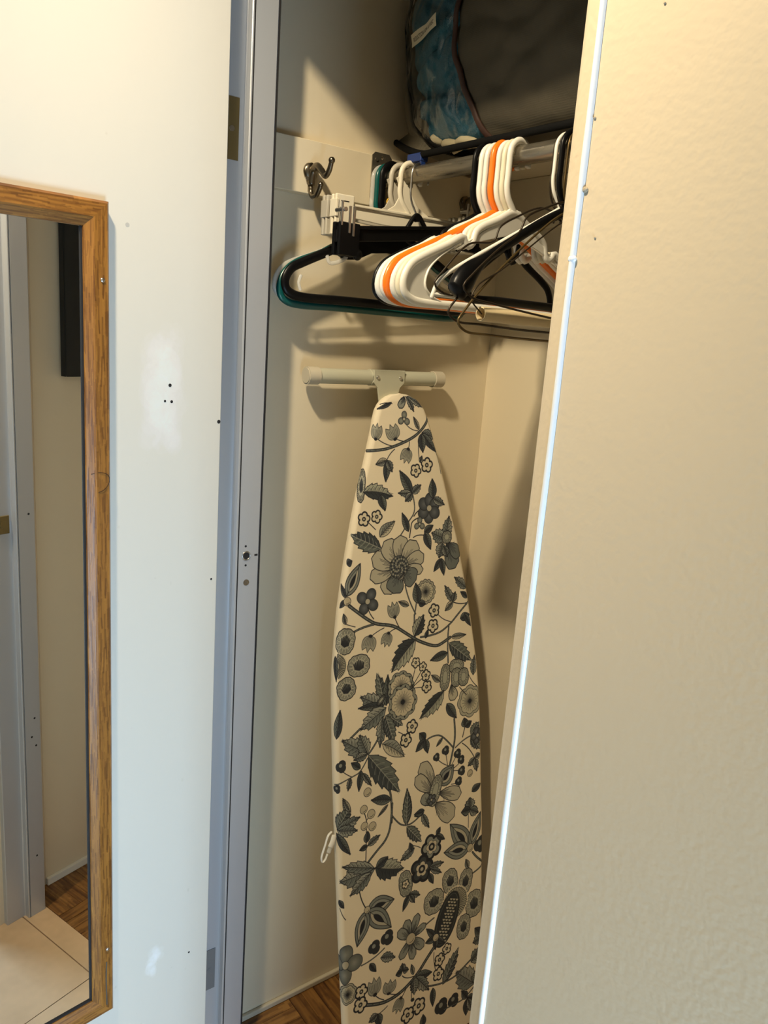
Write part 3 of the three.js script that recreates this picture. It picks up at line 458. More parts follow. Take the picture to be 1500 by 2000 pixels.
// ---------------------------------------------------------------- the flower print of the ironing board cover, in millimetres of cloth (across, along)
function drawPrint(c, W, H) {
  const INK = '#1d2029', MID = '#5f6664', GREY = '#8b8e86', PALE = '#b4ae9b', CLOTH = '#ecdfc5';
  c.fillStyle = CLOTH; c.fillRect(0, 0, W, H);
  for (let i = 0; i < 2600; i++) { c.fillStyle = `rgba(150,125,85,${rnd(0.01, 0.035)})`; c.fillRect(rnd(0, W), rnd(0, H), rnd(2, 14), 1); }
  c.scale(W / 440, H / 1370); c.translate(-50, 0); c.lineCap = c.lineJoin = 'round';
  const at = (x, y, r, f) => { c.save(); c.translate(x, y); c.rotate(r); f(); c.restore(); };
  const ink = (w, s = INK) => { c.strokeStyle = s; c.lineWidth = w; };
  const curve = (p) => { c.beginPath(); c.moveTo(p[0][0], p[0][1]); for (let i = 1; i < p.length - 1; i++) c.quadraticCurveTo(p[i][0], p[i][1], i < p.length - 2 ? (p[i][0] + p[i + 1][0]) / 2 : p[i + 1][0], i < p.length - 2 ? (p[i][1] + p[i + 1][1]) / 2 : p[i + 1][1]); if (p.length === 2) c.lineTo(p[1][0], p[1][1]); };
  const br = (w, ...a) => {
    const p = []; for (let i = 0; i < a.length; i += 2) p.push([a[i], a[i + 1]]);
    ink(Math.max(1.5, w)); curve(p); c.stroke();
    if (w > 2.2) { ink(w * 0.55, '#41474a'); curve(p); c.stroke(); for (const [k, o, q] of [[0.2, 0, '#8f928a'], [0.16, 3, '#6e7471']]) { ink(w * k, q); c.setLineDash([w * 1.3, w * 0.9]); c.lineDashOffset = o; curve(p); c.stroke(); } c.setLineDash([]); }
  };
  // leaf from base to tip in its own frame: x along, y across; bend curls the tip
  const blade = (l, w, bend, teeth, f) => {
    const e = (t, s) => { const k = Math.sin(Math.PI * Math.min(1, t ** 0.8)) ** 0.9 * w / 2; return [t * l, s * k + bend * l * t * t]; };
    const side = (s) => { const q = []; const n = teeth || 10; for (let i = 1; i <= n; i++) { const t = i / n; if (teeth && i < n) { const [x, y] = e(t - 0.25 / n, s); q.push([x + l * 0.04, y + s * w * 0.045]); const [x2, y2] = e(t, s); q.push([x2 - l * 0.01, bend * l * t * t + (y2 - bend * l * t * t) * 0.87]); } else q.push(e(t, s)); } return q; };
    f(side(1), side(-1), (t) => [t * l, bend * l * t * t]);
  };
  const leaf = (x0, y0, x1, y1, w, bend, { teeth, a, b, veins, line = 1.25, rib = INK }) => at(x0, y0, Math.atan2(y1 - y0, x1 - x0) - bend * 0.8, () => {
    const l = Math.hypot(x1 - x0, y1 - y0);
    blade(l, w, bend, teeth, (u, d, m) => {
      const half = (q, s) => { c.fillStyle = s; c.beginPath(); c.moveTo(0, 0); for (const p of q) c.lineTo(p[0], p[1]); for (let t = 1; t >= 0; t -= 0.1) { const p = m(t); c.lineTo(p[0], p[1]); } c.fill(); };
      half(u, a); half(d, b);
      if (veins) for (let i = 1; i < 22; i++) for (const s of [1, -1]) { const t = i / 23, p = m(t), k = Math.sin(Math.PI * t ** 0.8) * w * (i % 3 ? 0.24 : 0.36); ink(i % 3 ? 0.55 : 0.75, i % 3 ? INK : rib); c.beginPath(); c.moveTo(p[0], p[1]); c.quadraticCurveTo(p[0] + l * 0.03, p[1] + s * k * 0.6, p[0] + l * 0.1, p[1] + s * k); c.stroke(); }
      ink(line); for (const q of [u, d]) { c.beginPath(); c.moveTo(0, 0); for (const p of q) c.lineTo(p[0], p[1]); c.stroke(); }
      ink(line * 0.9, rib); c.beginPath(); for (let t = 0; t <= 1.01; t += 0.1) { const p = m(t); c.lineTo(p[0], p[1]); } c.stroke();
    });
  });
  const L = (x0, y0, x1, y1, w, bend = 0) => leaf(x0, y0, x1, y1, w, bend, { teeth: 5, a: '#989a90', b: '#767c78', veins: 1 });
  const D = (x0, y0, x1, y1, w, bend = 0) => leaf(x0, y0, x1, y1, w, bend, { teeth: w > 22 ? 6 : 0, a: '#3c4247', b: '#626864', veins: 1, rib: w > 22 ? '#a4a598' : INK });
  const S = (x0, y0, x1, y1, w, bend = 0) => leaf(x0, y0, x1, y1, w, bend, { teeth: 0, a: '#c0b8a1', b: '#8f9188', line: 1.1, veins: 1 });
  const G = (x0, y0, x1, y1, w, bend = 0) => leaf(x0, y0, x1, y1, w, bend, { teeth: 6, a: '#343a3f', b: '#a3a494', veins: 1 });
  // broad petal, hatched from its base
  const Q = (x0, y0, x1, y1, w, tone = 0) => at(x0, y0, Math.atan2(y1 - y0, x1 - x0), () => {
    const l = Math.hypot(x1 - x0, y1 - y0), shape = () => { c.beginPath(); c.moveTo(0, 0); c.bezierCurveTo(l * 0.2, -w * 0.2, l * 0.5, -w * 0.62, l * 0.86, -w * 0.4); c.quadraticCurveTo(l * 0.93, -w * 0.2, l, -w * 0.06); c.quadraticCurveTo(l * 0.98, w * 0.12, l * 0.9, w * 0.36); c.bezierCurveTo(l * 0.55, w * 0.62, l * 0.2, w * 0.2, 0, 0); c.closePath(); };
    c.fillStyle = [PALE, GREY, '#6b706d'][tone]; shape(); c.fill(); ink(1.5); shape(); c.stroke();
    for (let i = -6; i <= 6; i++) { ink(0.6, INK); c.beginPath(); c.moveTo(l * 0.06, i * w * 0.012); c.quadraticCurveTo(l * 0.3, i * w * 0.045, l * (0.68 - 0.06 * Math.abs(i) + 0.1 * (i % 2)), i * w * 0.066); c.stroke(); }
  });
  // petal with two outlines and a dark heart
  const P2 = (x0, y0, x1, y1, w) => { leaf(x0, y0, x1, y1, w, 0, { teeth: 0, a: '#787d79', b: '#787d79', line: 1.6 }); const k = (a, b, t) => a + (b - a) * t; leaf(k(x0, x1, 0.12), k(y0, y1, 0.12), k(x0, x1, 0.86), k(y0, y1, 0.86), w * 0.62, 0, { teeth: 0, a: PALE, b: GREY, line: 1 }); leaf(k(x0, x1, 0.25), k(y0, y1, 0.25), k(x0, x1, 0.68), k(y0, y1, 0.68), w * 0.26, 0, { teeth: 0, a: INK, b: INK }); };
  const U = (x0, y0, x1, y1, w) => at(x0, y0, Math.atan2(y1 - y0, x1 - x0), () => {
    const l = Math.hypot(x1 - x0, y1 - y0), shape = () => { c.beginPath(); c.moveTo(0, 0); c.bezierCurveTo(0, -w * 0.6, l * 0.5, -w * 0.62, l * 0.88, -w * 0.42); c.lineTo(l * 0.7, -w * 0.16); c.lineTo(l, 0); c.lineTo(l * 0.7, w * 0.16); c.lineTo(l * 0.88, w * 0.42); c.bezierCurveTo(l * 0.5, w * 0.62, 0, w * 0.6, 0, 0); c.closePath(); };
    c.fillStyle = '#9b9a8d'; shape(); c.fill(); ink(0.9); shape(); c.stroke(); for (let i = -3; i <= 3; i++) { ink(0.5); c.beginPath(); c.moveTo(l * 0.05, i * w * 0.04); c.quadraticCurveTo(l * 0.3, i * w * 0.14, l * 0.6, i * w * 0.13); c.stroke(); }
    c.fillStyle = INK; c.beginPath(); c.ellipse(0, 0, l * 0.1, w * 0.16, 0, 0, 7); c.fill();
  });
  const scallop = (r, n, k = 0.16) => { c.beginPath(); for (let i = 0; i <= n * 12; i++) { const a = (i / (n * 12)) * Math.PI * 2, q = r * (1 - k + k * Math.abs(Math.sin(a * n / 2)) ** 0.7); c.lineTo(q * Math.cos(a), q * Math.sin(a)); } c.closePath(); };
  const F = (x, y, r, tone = 0) => at(x, y, x * 7 + y, () => { c.fillStyle = tone ? (tone > 1 ? '#3a3e42' : GREY) : '#d9cdb2'; scallop(r, 5, 0.3); c.fill(); ink(r * 0.2); scallop(r * 0.95, 5, 0.3); c.stroke(); if (tone) { c.fillStyle = '#c9bea6'; scallop(r * 0.55, 5, 0.3); c.fill(); ink(0.7); c.stroke(); } c.fillStyle = INK; c.beginPath(); c.arc(0, 0, r * 0.3, 0, 7); c.fill(); c.fillStyle = PALE; c.beginPath(); c.arc(0, 0, r * 0.14, 0, 7); c.fill(); });
  const B = (x, y, r) => at(x, y, 0, () => { c.fillStyle = '#bdb299'; c.beginPath(); c.arc(0, 0, r, 0, 7); c.fill(); ink(0.9); c.stroke(); c.beginPath(); c.arc(0, 0, r * 0.6, 0.3, 2); c.stroke(); });
  const K = (x, y, r) => at(x, y, 0, () => { c.fillStyle = '#2c3036'; scallop(r, 3, 0.25); c.fill(); ink(0.8); c.stroke(); c.fillStyle = GREY; c.beginPath(); c.arc(-r * 0.1, -r * 0.2, r * 0.3, 0, 7); c.fill(); });
  const C = (x, y, r, n = 4, tone = 0, turn = 0.6) => at(x, y, turn, () => { for (let i = 0; i < n; i++) { c.rotate(Math.PI * 2 / n); const g = c.createRadialGradient(r * 0.55, 0, 1, r * 0.55, 0, r * 0.5); g.addColorStop(0, tone ? '#8e9086' : '#62666a'); g.addColorStop(1, tone ? '#565b5b' : '#33373d'); c.fillStyle = g; c.beginPath(); c.ellipse(r * 0.56, 0, r * 0.48, r * 0.42, 0, 0, 7); c.fill(); ink(1); c.stroke(); } c.fillStyle = PALE; c.beginPath(); c.arc(0, 0, r * 0.22, 0, 7); c.fill(); ink(0.8); c.stroke(); });
  const E = (x, y, rx, ry, rot = 0, tone = 0) => at(x, y, rot, () => {
    const s = (m = 1) => { c.beginPath(); for (let i = 0; i <= 90; i++) { const a = i / 90 * Math.PI * 2, k = m * (0.97 + 0.05 * Math.abs(Math.sin(a * 5.5))), q = Math.sqrt(Math.abs(Math.cos(a))) * Math.sign(Math.cos(a)) * 0.35 + Math.cos(a) * 0.65, r = Math.sqrt(Math.abs(Math.sin(a))) * Math.sign(Math.sin(a)) * 0.35 + Math.sin(a) * 0.65; c.lineTo(rx * k * q, ry * k * r); } c.closePath(); };
    c.fillStyle = ['#aaa898', '#a5a596', '#2c3138'][tone]; s(); c.fill(); ink(1.7); s(); c.stroke();
    if (tone < 2) for (let i = 0; i < 44; i++) { const a = i / 44 * Math.PI * 2, o = 0.62 + 0.2 * (i % 3 === 0); ink(0.65); c.beginPath(); c.moveTo(rx * o * Math.cos(a), ry * o * Math.sin(a)); c.lineTo(rx * 0.94 * Math.cos(a), ry * 0.94 * Math.sin(a)); c.stroke(); }
    if (!tone) for (let i = -3; i <= 3; i++) for (let j = 0; j < 2; j++) { ink(rx * 0.11, '#262a31'); c.beginPath(); c.moveTo(i * rx * 0.12 + j, ry * (0.42 - 0.05 * Math.abs(i))); c.quadraticCurveTo(i * rx * 0.13, 0, i * rx * 0.15, -ry * (0.42 - 0.1 * Math.abs(i) + 0.08 * j)); c.stroke(); }
    if (tone === 1) { ink(0.8); s(0.5); c.stroke(); }
  });
  const O = (x, y, r) => at(x, y, 0, () => { c.fillStyle = '#54585a'; c.beginPath(); c.arc(0, 0, r, 0, 7); c.fill(); ink(1); c.stroke(); for (let i = 0; i < 70; i++) { const a = i * 2.4, q = r * Math.sqrt(i / 70) * 0.94; c.fillStyle = i % 2 ? INK : '#a9a491'; c.beginPath(); c.arc(q * Math.cos(a), q * Math.sin(a), r * 0.07, 0, 7); c.fill(); } });
  const R = (x, y, r, n = 9, tone = 0) => at(x, y, 0.4, () => { c.fillStyle = tone ? '#a7a494' : '#8b8d83'; scallop(r, n, 0.12); c.fill(); ink(1.2); c.stroke(); c.fillStyle = tone ? '#b9b39d' : '#c4baa2'; scallop(r * 0.8, n, 0.12); c.fill(); ink(0.9); c.stroke(); for (let i = 0; i < 40; i++) { const a = i / 40 * Math.PI * 2; ink(0.55); c.beginPath(); c.moveTo(r * 0.06 * Math.cos(a), r * 0.06 * Math.sin(a)); c.lineTo(r * (0.45 + 0.15 * (i % 2)) * Math.cos(a), r * (0.45 + 0.15 * (i % 2)) * Math.sin(a)); c.stroke(); } if (!tone) { for (let i = 0; i < n; i++) { const a = (i + 0.5) / n * Math.PI * 2; c.fillStyle = INK; c.beginPath(); c.arc(r * 0.86 * Math.cos(a), r * 0.86 * Math.sin(a), r * 0.05, 0, 7); c.fill(); } } c.fillStyle = INK; c.beginPath(); c.arc(0, 0, r * 0.14, 0, 7); c.fill(); });
  const T = (x, y, r, a0, a1) => at(x, y, 0, () => { c.fillStyle = '#a39f8c'; c.beginPath(); c.moveTo(0, 0); c.arc(0, 0, r, a0, a1); c.fill(); ink(1.1); c.stroke(); for (let a = a0; a <= a1; a += 0.16) { c.beginPath(); c.moveTo(r * 0.4 * Math.cos(a), r * 0.4 * Math.sin(a)); c.lineTo(r * Math.cos(a), r * Math.sin(a)); c.stroke(); c.fillStyle = '#d9cfb5'; c.beginPath(); c.arc(r * 1.08 * Math.cos(a), r * 1.08 * Math.sin(a), r * 0.07, 0, 7); c.fill(); } });
  const Y = (x, y, rx, ry, rot) => at(x, y, rot, () => { c.fillStyle = '#2b2f33'; c.beginPath(); c.ellipse(0, 0, rx, ry, 0, 0, 7); c.fill(); ink(1.3); c.stroke(); ink(0.7, '#6a6f6c'); c.beginPath(); c.ellipse(0, 0, rx * 0.82, ry * 0.92, 0, 0, 7); c.stroke(); for (let j = -7; j <= 7; j++) for (let i = -1; i <= 1; i++) { const k = Math.sqrt(Math.max(0, 1 - (j / 8) ** 2)) * rx * 0.5; if (k < rx * 0.2) continue; c.fillStyle = '#b9b29c'; c.beginPath(); c.arc((i + (j % 2 ? 0.5 : 0)) * rx * 0.3, j * ry * 0.105, rx * 0.13, 0, Math.PI); c.fill(); } });
  br(1.35,317.7,36.8,319.6,49.8,297.1,72,272.7,86.8,231.3,100.2,202.5,105.8,169.1,106); br(5.4,319.2,40.4,315.9,52.2,297.1,72,272.7,86.8,231.3,100.2,202.5,105.8,169.1,106); Q(262.6,5.7,246,27.6,15.7,1); L(265.6,5.6,281.3,34.5,12.5); L(270,5.6,304.1,26.3,13.6);
  D(228.9,17.4,196.1,30,7.2,0.2); br(1.03,230.3,19.7,216.1,16.4,201.9,21); br(1.26,194.6,84.1,214.1,97,231.3,98.6); br(1.3,238.9,85,244.6,89,254.8,89.9); U(191.3,84.7,196,55.4,23.9);
  U(236,85.6,224.2,58.4,29); br(1.31,258.6,54.1,270.1,70,291.1,71.2); C(257.3,48.3,14.4,3,1); S(293.5,68.9,280.2,44.5,9.6); br(1.32,269.6,91.4,268.9,98.4,266.3,105.3);
  U(266.3,105.3,255.4,131.8,25.1); L(300.1,74.4,335.4,85.7,21.5); D(300.1,75.6,337.1,113.3,16.7); D(298.5,76.7,301.8,112.5,19.3); br(1.61,292.3,84.9,289.5,103.6,292.4,124.9);
  F(283.4,147,13.4); F(311.1,137.5,15); S(294.4,132.1,299.2,119.3,9.2); br(1.37,333.4,109.6,342.7,121.9,348.4,156); br(1.3,234.1,104.4,222.3,112.1,216.3,122.7);
  S(216.3,124.5,190.6,131.5,14.9); D(216.3,124.5,212.4,164.6,15.9,0.12); L(216.3,124.5,227.3,146.9,15.4); E(155.8,169.5,9.5,30.3,0.1,0); G(160.9,181.1,226.2,189.7,30,0.25);
  D(200.4,188.1,208.2,218.6,17.9,-0.2); br(2.41,274.9,192.7,280.5,214.4,277.1,230.9,263.3,244,254,257.5,240.4,272.8); br(2.16,277.1,234.4,284.9,224.3,300.3,220.6); D(273.5,190.2,244.8,145.3,20.1); L(273.5,190.2,295.6,174.9,16.1);
  L(273.5,190.2,240.3,187.7,13.9); L(273.5,190.2,256.7,204.5,16.6); C(315.7,221.8,28.9,6,0); D(325.5,203.1,324.6,164.9,20.4); L(325.5,203.1,355.4,217.8,16.6);
  br(1.26,169.6,237.4,179.2,246.2,186,252.6); F(160.6,231,14.1); F(189.5,228.7,12.8); S(195.6,267.3,229.4,240,21.6,0.2); D(197.8,289.6,129.9,257.7,34.9);
  D(263.5,263.1,248.8,226.3,15); br(2.15,265.6,275.2,269.1,256.4,272.4,242.4,287.6,238.9); C(291,251.1,13.6,3,1); br(1.89,274.7,276,287,268.1,317.8,277.7); D(302.4,267.8,325.1,256.5,15.4);
  D(304,267.9,318,303.3,18.1); L(357.4,286.4,367.9,241.6,25); L(355.8,286.2,321.1,270.7,28.3); L(349.3,293,339.2,322.8,26); Q(358.9,296.4,381,348.8,39.8,2);
  Q(362.2,294.3,396.3,325.3,31.3,2); L(352.4,300.7,361.7,322.8,18.7); E(360.7,283,12.5,12.5,0,1); D(346.2,324.8,325.3,348.3,13.6); D(346.2,324.8,351.4,358.9,14.7);
  br(2.7,253.1,367.1,260,397,277.6,426.4); Q(237.5,331.7,201.4,375.6,39.9,0); Q(236,331.5,170.4,342.3,34.6,0); Q(236.1,329.2,176.2,303.6,39.9,0); Q(239.1,327.2,206.8,275.4,42.6,0);
  Q(240.6,325,244.9,268.9,40,0); Q(242,327.5,283.6,284.1,40,0); Q(243.5,330,300.9,312.5,34.7,0); Q(244.9,332.6,297.9,341.3,24.1,0); Q(246.3,337.5,279,360.9,42.8,2);
  Q(240.3,339.2,221.7,377.3,45.4,2); O(239,329.5,22.4); S(237,353.1,252.2,341.8,10.7); P2(117.9,369.8,150.1,312.2,27.4); D(119.7,310.9,132,305.5,14.8);
  D(115.2,371.7,105.2,347.6,9.9); D(115,376.2,101.7,390.2,9.9); B(119,379.1,8); br(4,124.2,386.7,136.1,397.7,146.9,407.4); C(164.2,385.6,25.6,4,0);
  R(303.9,386.1,25.1,14,1); D(284.2,406.6,278.9,365.7,21.5); D(285.8,405.6,302.8,410.6,13.8); L(414.5,393.6,380,366.8,19.6); D(417,413.2,396.2,398.8,11.9);
  L(375,416.1,353.6,380.4,16.3); L(375,416.1,381.9,396.8,14.5); S(375,416.1,353.4,431.8,15.1); br(2.04,376.6,417.6,396.5,426.9,417.5,423.5); S(261.3,407.4,236.6,396.1,11.4);
  br(6.5,122.8,388,144.2,405.1,163.2,419.7,182.7,432.2,223.1,440,252.5,460.6,273.5,475.2,291.9,485.8,326.4,500.7,345.8,496.6,365.6,488.6); br(3.3,274.5,427.6,273.5,449.4,275.1,471.8); br(2.75,279.6,406.4,277.8,418.3,274.5,428.8); br(3.9,289,474.6,330,477.5,366,462,389.6,442.8,416.9,422.6); br(4.2,177.1,431.3,151.7,431.8,132.2,438.3);
  br(1.52,135.2,429.1,121.7,424.6,112.4,419.6); S(114.2,421.1,110.2,401,10.5); U(227,425,220.7,394.2,25.7); br(1.87,227,426.2,230.6,436.4,238.4,449); U(169.4,452.4,161,482.7,30.6);
  U(211.7,453.6,201.1,479.3,23.4); br(1.56,172.2,452.8,182.4,446.3,201.2,441.9); br(1.6,213.4,452.7,220,449,227.4,447.9); br(1.8,163.9,396.4,167.7,409.9,177.3,420.7); G(273,470.2,297.7,431.2,27.6);
  F(324.5,426.6,14.2); F(320.8,457.2,14.2); br(1.42,334,435.5,346.6,450,367.8,456); D(300.8,478.7,308,462.5,9); D(394.4,453.8,421.6,449.8,17.7);
  D(406.4,445.4,423.7,474,13.7); E(112.7,453,20.6,23.8,0.3,0); E(141.4,503.6,24.4,20.5,0,0); E(112.2,542.1,20.3,20.8,-0.3,0); T(88.6,496.8,23.6,-1.3,1.3);
  D(89.1,478.5,90.4,524.7,9.9); G(276.6,477.4,215.7,528.5,41.6,-0.15); br(3.5,362.7,466.5,357.3,496.1,359.9,539.8); S(368.9,488.4,409.8,490.3,12.3); D(362.2,499.5,423.9,546.9,33.5);
  D(358.5,519.2,312.5,526.2,18.1); E(351.2,568.8,12.9,26.9,0.1,1); E(382.9,552,19.6,14.8,0.2,1); E(381.6,575,13.7,19.6,0,1); E(401.8,577.9,13.8,18.7,0,1);
  Q(367.4,587.6,375.2,621.6,26.6,0); S(338,574.3,315.1,556.9,12.8); G(348.1,596.3,285.7,640.6,32.2,0.15); D(355.2,624.9,380.3,660.5,21.3); R(418.3,633,34.3,8,1);
  br(1.8,390.7,597.7,399.1,607.3,409.2,617.9); L(428.7,579.4,433.3,538.3,18.9); br(1.21,414.9,574,425,594.4,438.8,605.2); D(195.9,593.8,183.7,526.9,25.5,-0.15); D(201.7,593.9,207.6,534.6,18.9);
  L(194.4,593.5,143,564,32.2); D(196,591.4,137.6,585.3,15.6); L(201.7,597.5,140.6,627.6,35.1); L(192.5,613.6,185.1,672.6,22.6); D(201.3,613.3,240.9,641.1,24.9,0.1);
  D(199.8,612.9,219.1,671.6,27); R(238.1,565.3,32.4,9,0); R(241.9,595.6,35.9,9,0); E(190.4,580.5,12.3,5.3,2.4,1); br(1.39,259.1,574.7,268.8,552,275.5,528.5);
  br(1.39,260.7,575,274.8,560.6,292.4,539.3); br(1.39,262.2,574.1,277.9,563.8,296.8,556.4); br(1.39,263.8,573.2,280.8,574.3,299.5,577.8); F(275.6,523.6,11.1); F(293.1,535,10.1);
  F(300.6,554,11.9); F(302.7,577.7,13.1); F(263.7,650.4,14.6); F(247.8,674,14.6); br(1.38,230,653.3,239,658,246.4,666.1);
  D(87,633,97.5,579.6,18.7); br(4.2,140.7,625.2,132.2,630.2,122.3,636.1); br(3.8,182.7,652.5,170.8,668.9,158.4,678.9); L(156.2,678.3,99.5,637.4,34.5); L(156.2,678.3,139,636.7,29.2);
  L(156.2,678.3,124.6,681.8,17.5); D(157.5,681.1,229.7,774.6,46.5); S(191.1,667.3,243.5,703.3,30.3,0.2); br(2.39,155.9,686.7,141.1,709.2,121.4,713.2,96.5,718,80.2,720.8); D(139.1,701.9,118.9,685.8,13.7);
  K(96.1,687.1,12.3); D(141.2,706.8,134.5,745.4,13.7); L(143.9,712.4,163.6,742.8,11.1); L(116.4,714.2,110.2,737.5,11); B(154.1,753,8.6);
  K(85.3,729,8.7); br(1.29,99.9,697.6,107.8,705.8,118.7,712.5); br(4.7,206.4,764.8,211.9,786.3,209.3,830.6); D(208.9,784.2,162.3,771.3,20); S(201.3,791.8,177.2,809.2,7.2);
  br(4.5,374.6,661.8,377.5,693.9,371.3,723.8,361.4,753.9); br(3.3,370.3,720.9,345.9,691.1,323.2,681.6,303.8,686.2); D(297.4,685.3,282.6,668.9,17.9); D(297.4,685.3,272.5,704.2,16.7); D(297.4,685.3,302.6,714.7,16.1);
  S(342.5,693.4,325.9,707.3,7.7); br(2.72,377,722.6,399.4,709.9,421.9,708.1); D(420.1,707.2,445,683.9,24.7); D(420.1,708.5,447.9,743.8,24.7); C(439.3,712,18.8,5,0);
  br(2.14,396.7,705.3,401.3,691.9,404.9,682.2); D(404.8,685.4,401.7,665.6,19); D(404.8,685.4,422.2,677.1,15.3); br(1.83,395.8,718.3,416.3,732.9,430,758.5); L(431.7,759.7,411.6,772.3,14.4);
  L(431.7,759.7,436.7,790,15.7); S(431.7,759.7,447.7,754.6,15); B(417.3,789.4,7.5); br(1.2,358,756.9,335.1,745.4,326.2,731.3); br(1.2,354.8,753.4,351.7,739.5,350.3,724.8);
  br(1.21,364.7,758.8,375,745.8,381.9,738.4); br(1.21,371.3,765.9,388.4,760,391.9,754.3); br(1.22,371.3,771.1,383.1,773.1,393.3,777.3); br(1.22,364.1,798.2,377.6,800.7,385.1,798.9); K(325.5,729.9,8.8);
  K(350.3,722.2,10.1); K(382.6,737.3,10.3); K(392.6,753.2,9.8); K(393.6,777.4,10.5); K(385.1,797.6,9.8);
  Q(321,798.7,285.4,730.6,38.6,0); Q(314.5,801.9,270.2,755.6,32.5,0); P2(334.3,792.1,371.5,758,38.8); Q(327.5,805.8,391.6,826.2,34.3,0); Q(317.3,823.6,369.7,871.1,44.6,0);
  Q(307.6,825.8,287.2,798.9,26.6,1); E(321,798.7,14.2,32,0.35,1); C(310.4,815,12.4,5,0); D(248.6,844.6,248.7,773.5,21.8); D(291.4,831.2,266,836.1,15.3);
  L(414.6,869.6,414.9,843.2,26.5); D(414.6,869.6,392,868.5,20.8); L(414.6,869.6,438.5,880.3,20.8); D(422.1,831.2,448.8,820.6,16.4,0.15); S(113.7,785.4,98.2,752.3,14.2);
  br(1.05,112.2,789.7,105.3,790,97.1,787.8); D(82.9,805.9,112.8,772.3,33.7); L(82.9,807.1,135.9,796.5,23.3); L(82.9,808.2,128.9,821,23.3); D(81.3,814.9,111.5,862.6,17.1);
  S(113.9,779.8,98.3,748.7,11); br(1.91,146.1,890.7,148.6,852,149.2,827.7,151.7,808.9,145.9,792.3); br(1.35,151.2,807.5,155.6,802.7,161.5,799.7); B(144.7,784.6,8.3); B(161.5,798.5,9);
  B(145.2,817.8,8.1); B(163.7,823.8,8.7); L(151.2,859.1,181.2,846.9,14.2); D(151.2,859.1,132.6,861.8,11.4); D(148.6,852,152.6,830,14.7);
  br(4.7,211.7,793,208.2,837,195.1,862.8,171.1,877.1,145.9,896.8); br(3.1,211.1,817.8,225.7,838.9,243.9,849.1,265.7,848,286.5,835.3); D(245.4,849.1,250.1,779.4,22.4); D(246.3,851.4,282.2,894.2,24.1); L(286.5,836.5,301.9,871.3,14.6,-0.2);
  D(286.5,834,265.4,832.5,12.3); F(309.2,914.4,27,1); F(282.6,952.8,29.1,2); E(240.6,968.1,16.3,26.8,-0.1,1); F(240.6,969.4,9.9);
  D(322.6,893.9,332.7,880.1,11.4); D(322.6,893.9,343.9,909.7,12); br(1.47,280.3,907.1,274.1,901.1,261.6,896); L(264.6,901.7,229.4,916.5,18.1); D(258.2,907.3,253,887.4,11.7);
  L(301.9,956.6,340.7,958.5,15); L(305,960.4,334.4,979,12.7); D(301.6,969.7,311.6,994.1,13.3); L(250.1,993.7,276.7,1005.7,15.3); D(248.5,994.4,232.3,1023.2,13.5);
  L(250,995,262.8,1016.9,12.3); L(167.3,910.2,85.7,910.4,47.1); L(165.8,908.9,92.9,881.5,24.9); L(158.4,915,109,944.8,27.6); G(167.9,908.9,235.2,935.7,41.5,-0.12);
  D(170.2,909.3,198.7,897.3,18.3); br(2.18,130.3,944.3,133.9,965.6,143.5,981.8); P2(146.9,986.9,211.5,989.3,37.4); P2(147.7,988.4,203.2,1045.1,38.8); P2(145.4,987.5,121.5,1052.3,31.9);
  B(146.9,986.9,7.2); D(82.6,948.1,94.5,963.7,12.2); br(1.33,84.1,963.3,91.2,980.8,98,988.4); P2(413.6,950.1,359.4,882.9,41.4); P2(415.3,950.7,447,882.9,29.3);
  P2(413.5,954.2,341.7,938.8,37.6); B(415.3,953.4,8.9); br(1.57,411,878.4,411.5,892.1,410.6,906.8); L(416.4,867.9,416.7,842.8,27.1); D(416.3,869.2,391,867.3,19.6);
  L(416.3,869.2,439.9,882.6,21.5); br(4.5,422.2,965.4,434.5,983.5,453,997.5); K(445.5,955.5,19.5); S(410.1,996.9,402.7,975,13.5); br(3.3,453,1002.5,437.7,1011,418.1,1013.5);
  E(358.1,1006.5,20.6,26.5,-0.15,0); E(401.4,1023.1,18.6,27.2,0.25,0); E(313.5,1034.8,26.3,25.7,0,0); E(425.4,1082.1,23.5,29.4,0,0); E(394.4,1122.6,18.8,26.5,0.1,0);
  T(370.3,1060.1,33.2,-3.3,1.6); Y(347.7,1086.6,28.9,58.1,0.42); br(3.1,312.9,1069.9,299.7,1072.6,288.2,1077.3); D(317,1114.7,292.3,1085.6,14.3); D(317,1114.7,289.1,1115,15.5);
  D(317,1114.7,341.1,1136.3,13.7); D(317,1114.7,314.9,1140.3,14.3); B(317,1114.7,8.1); Q(251.2,1088.4,271.8,1043.3,20.9,1); Q(251.2,1088.4,239.5,1045.6,23.9,1);
  Q(251.2,1088.4,219,1060.7,23.9,1); Q(251.2,1088.4,222.9,1122.3,20.9,1); Q(251.2,1088.4,255.9,1135.4,20.9,1); Q(251.2,1088.4,284.1,1120.9,23.9,1); Q(251.2,1088.4,291.5,1073.3,17.9,1);
  B(251.1,1089.7,11.9); br(7.5,311.7,1134.1,291.7,1149.7,268.5,1171.7,236.3,1189,205.1,1195.6,168.8,1192.8,136.7,1178.8); F(346.6,1151.7,12.7); F(326.1,1167.5,14.5); F(322.2,1197.2,15.1);
  br(1.56,311.5,1144.8,308.5,1165.2,315.7,1187.4); D(333.5,1226.2,379.2,1162.9,27.4); br(3.7,293.8,1211.5,333.5,1227,369.6,1222.6); L(229.4,1148.8,228.2,1132.5,15.5); D(227.8,1149.5,211.7,1150.1,14.9);
  L(229.4,1148.8,244.1,1152.2,12.5); br(1.79,227.6,1158.6,236.7,1172,260.5,1173.4); S(256.4,1168.9,251.5,1144.9,10.3); D(262,1176.8,304.8,1185.3,20.1); L(262,1176.8,296.2,1220.8,26.2);
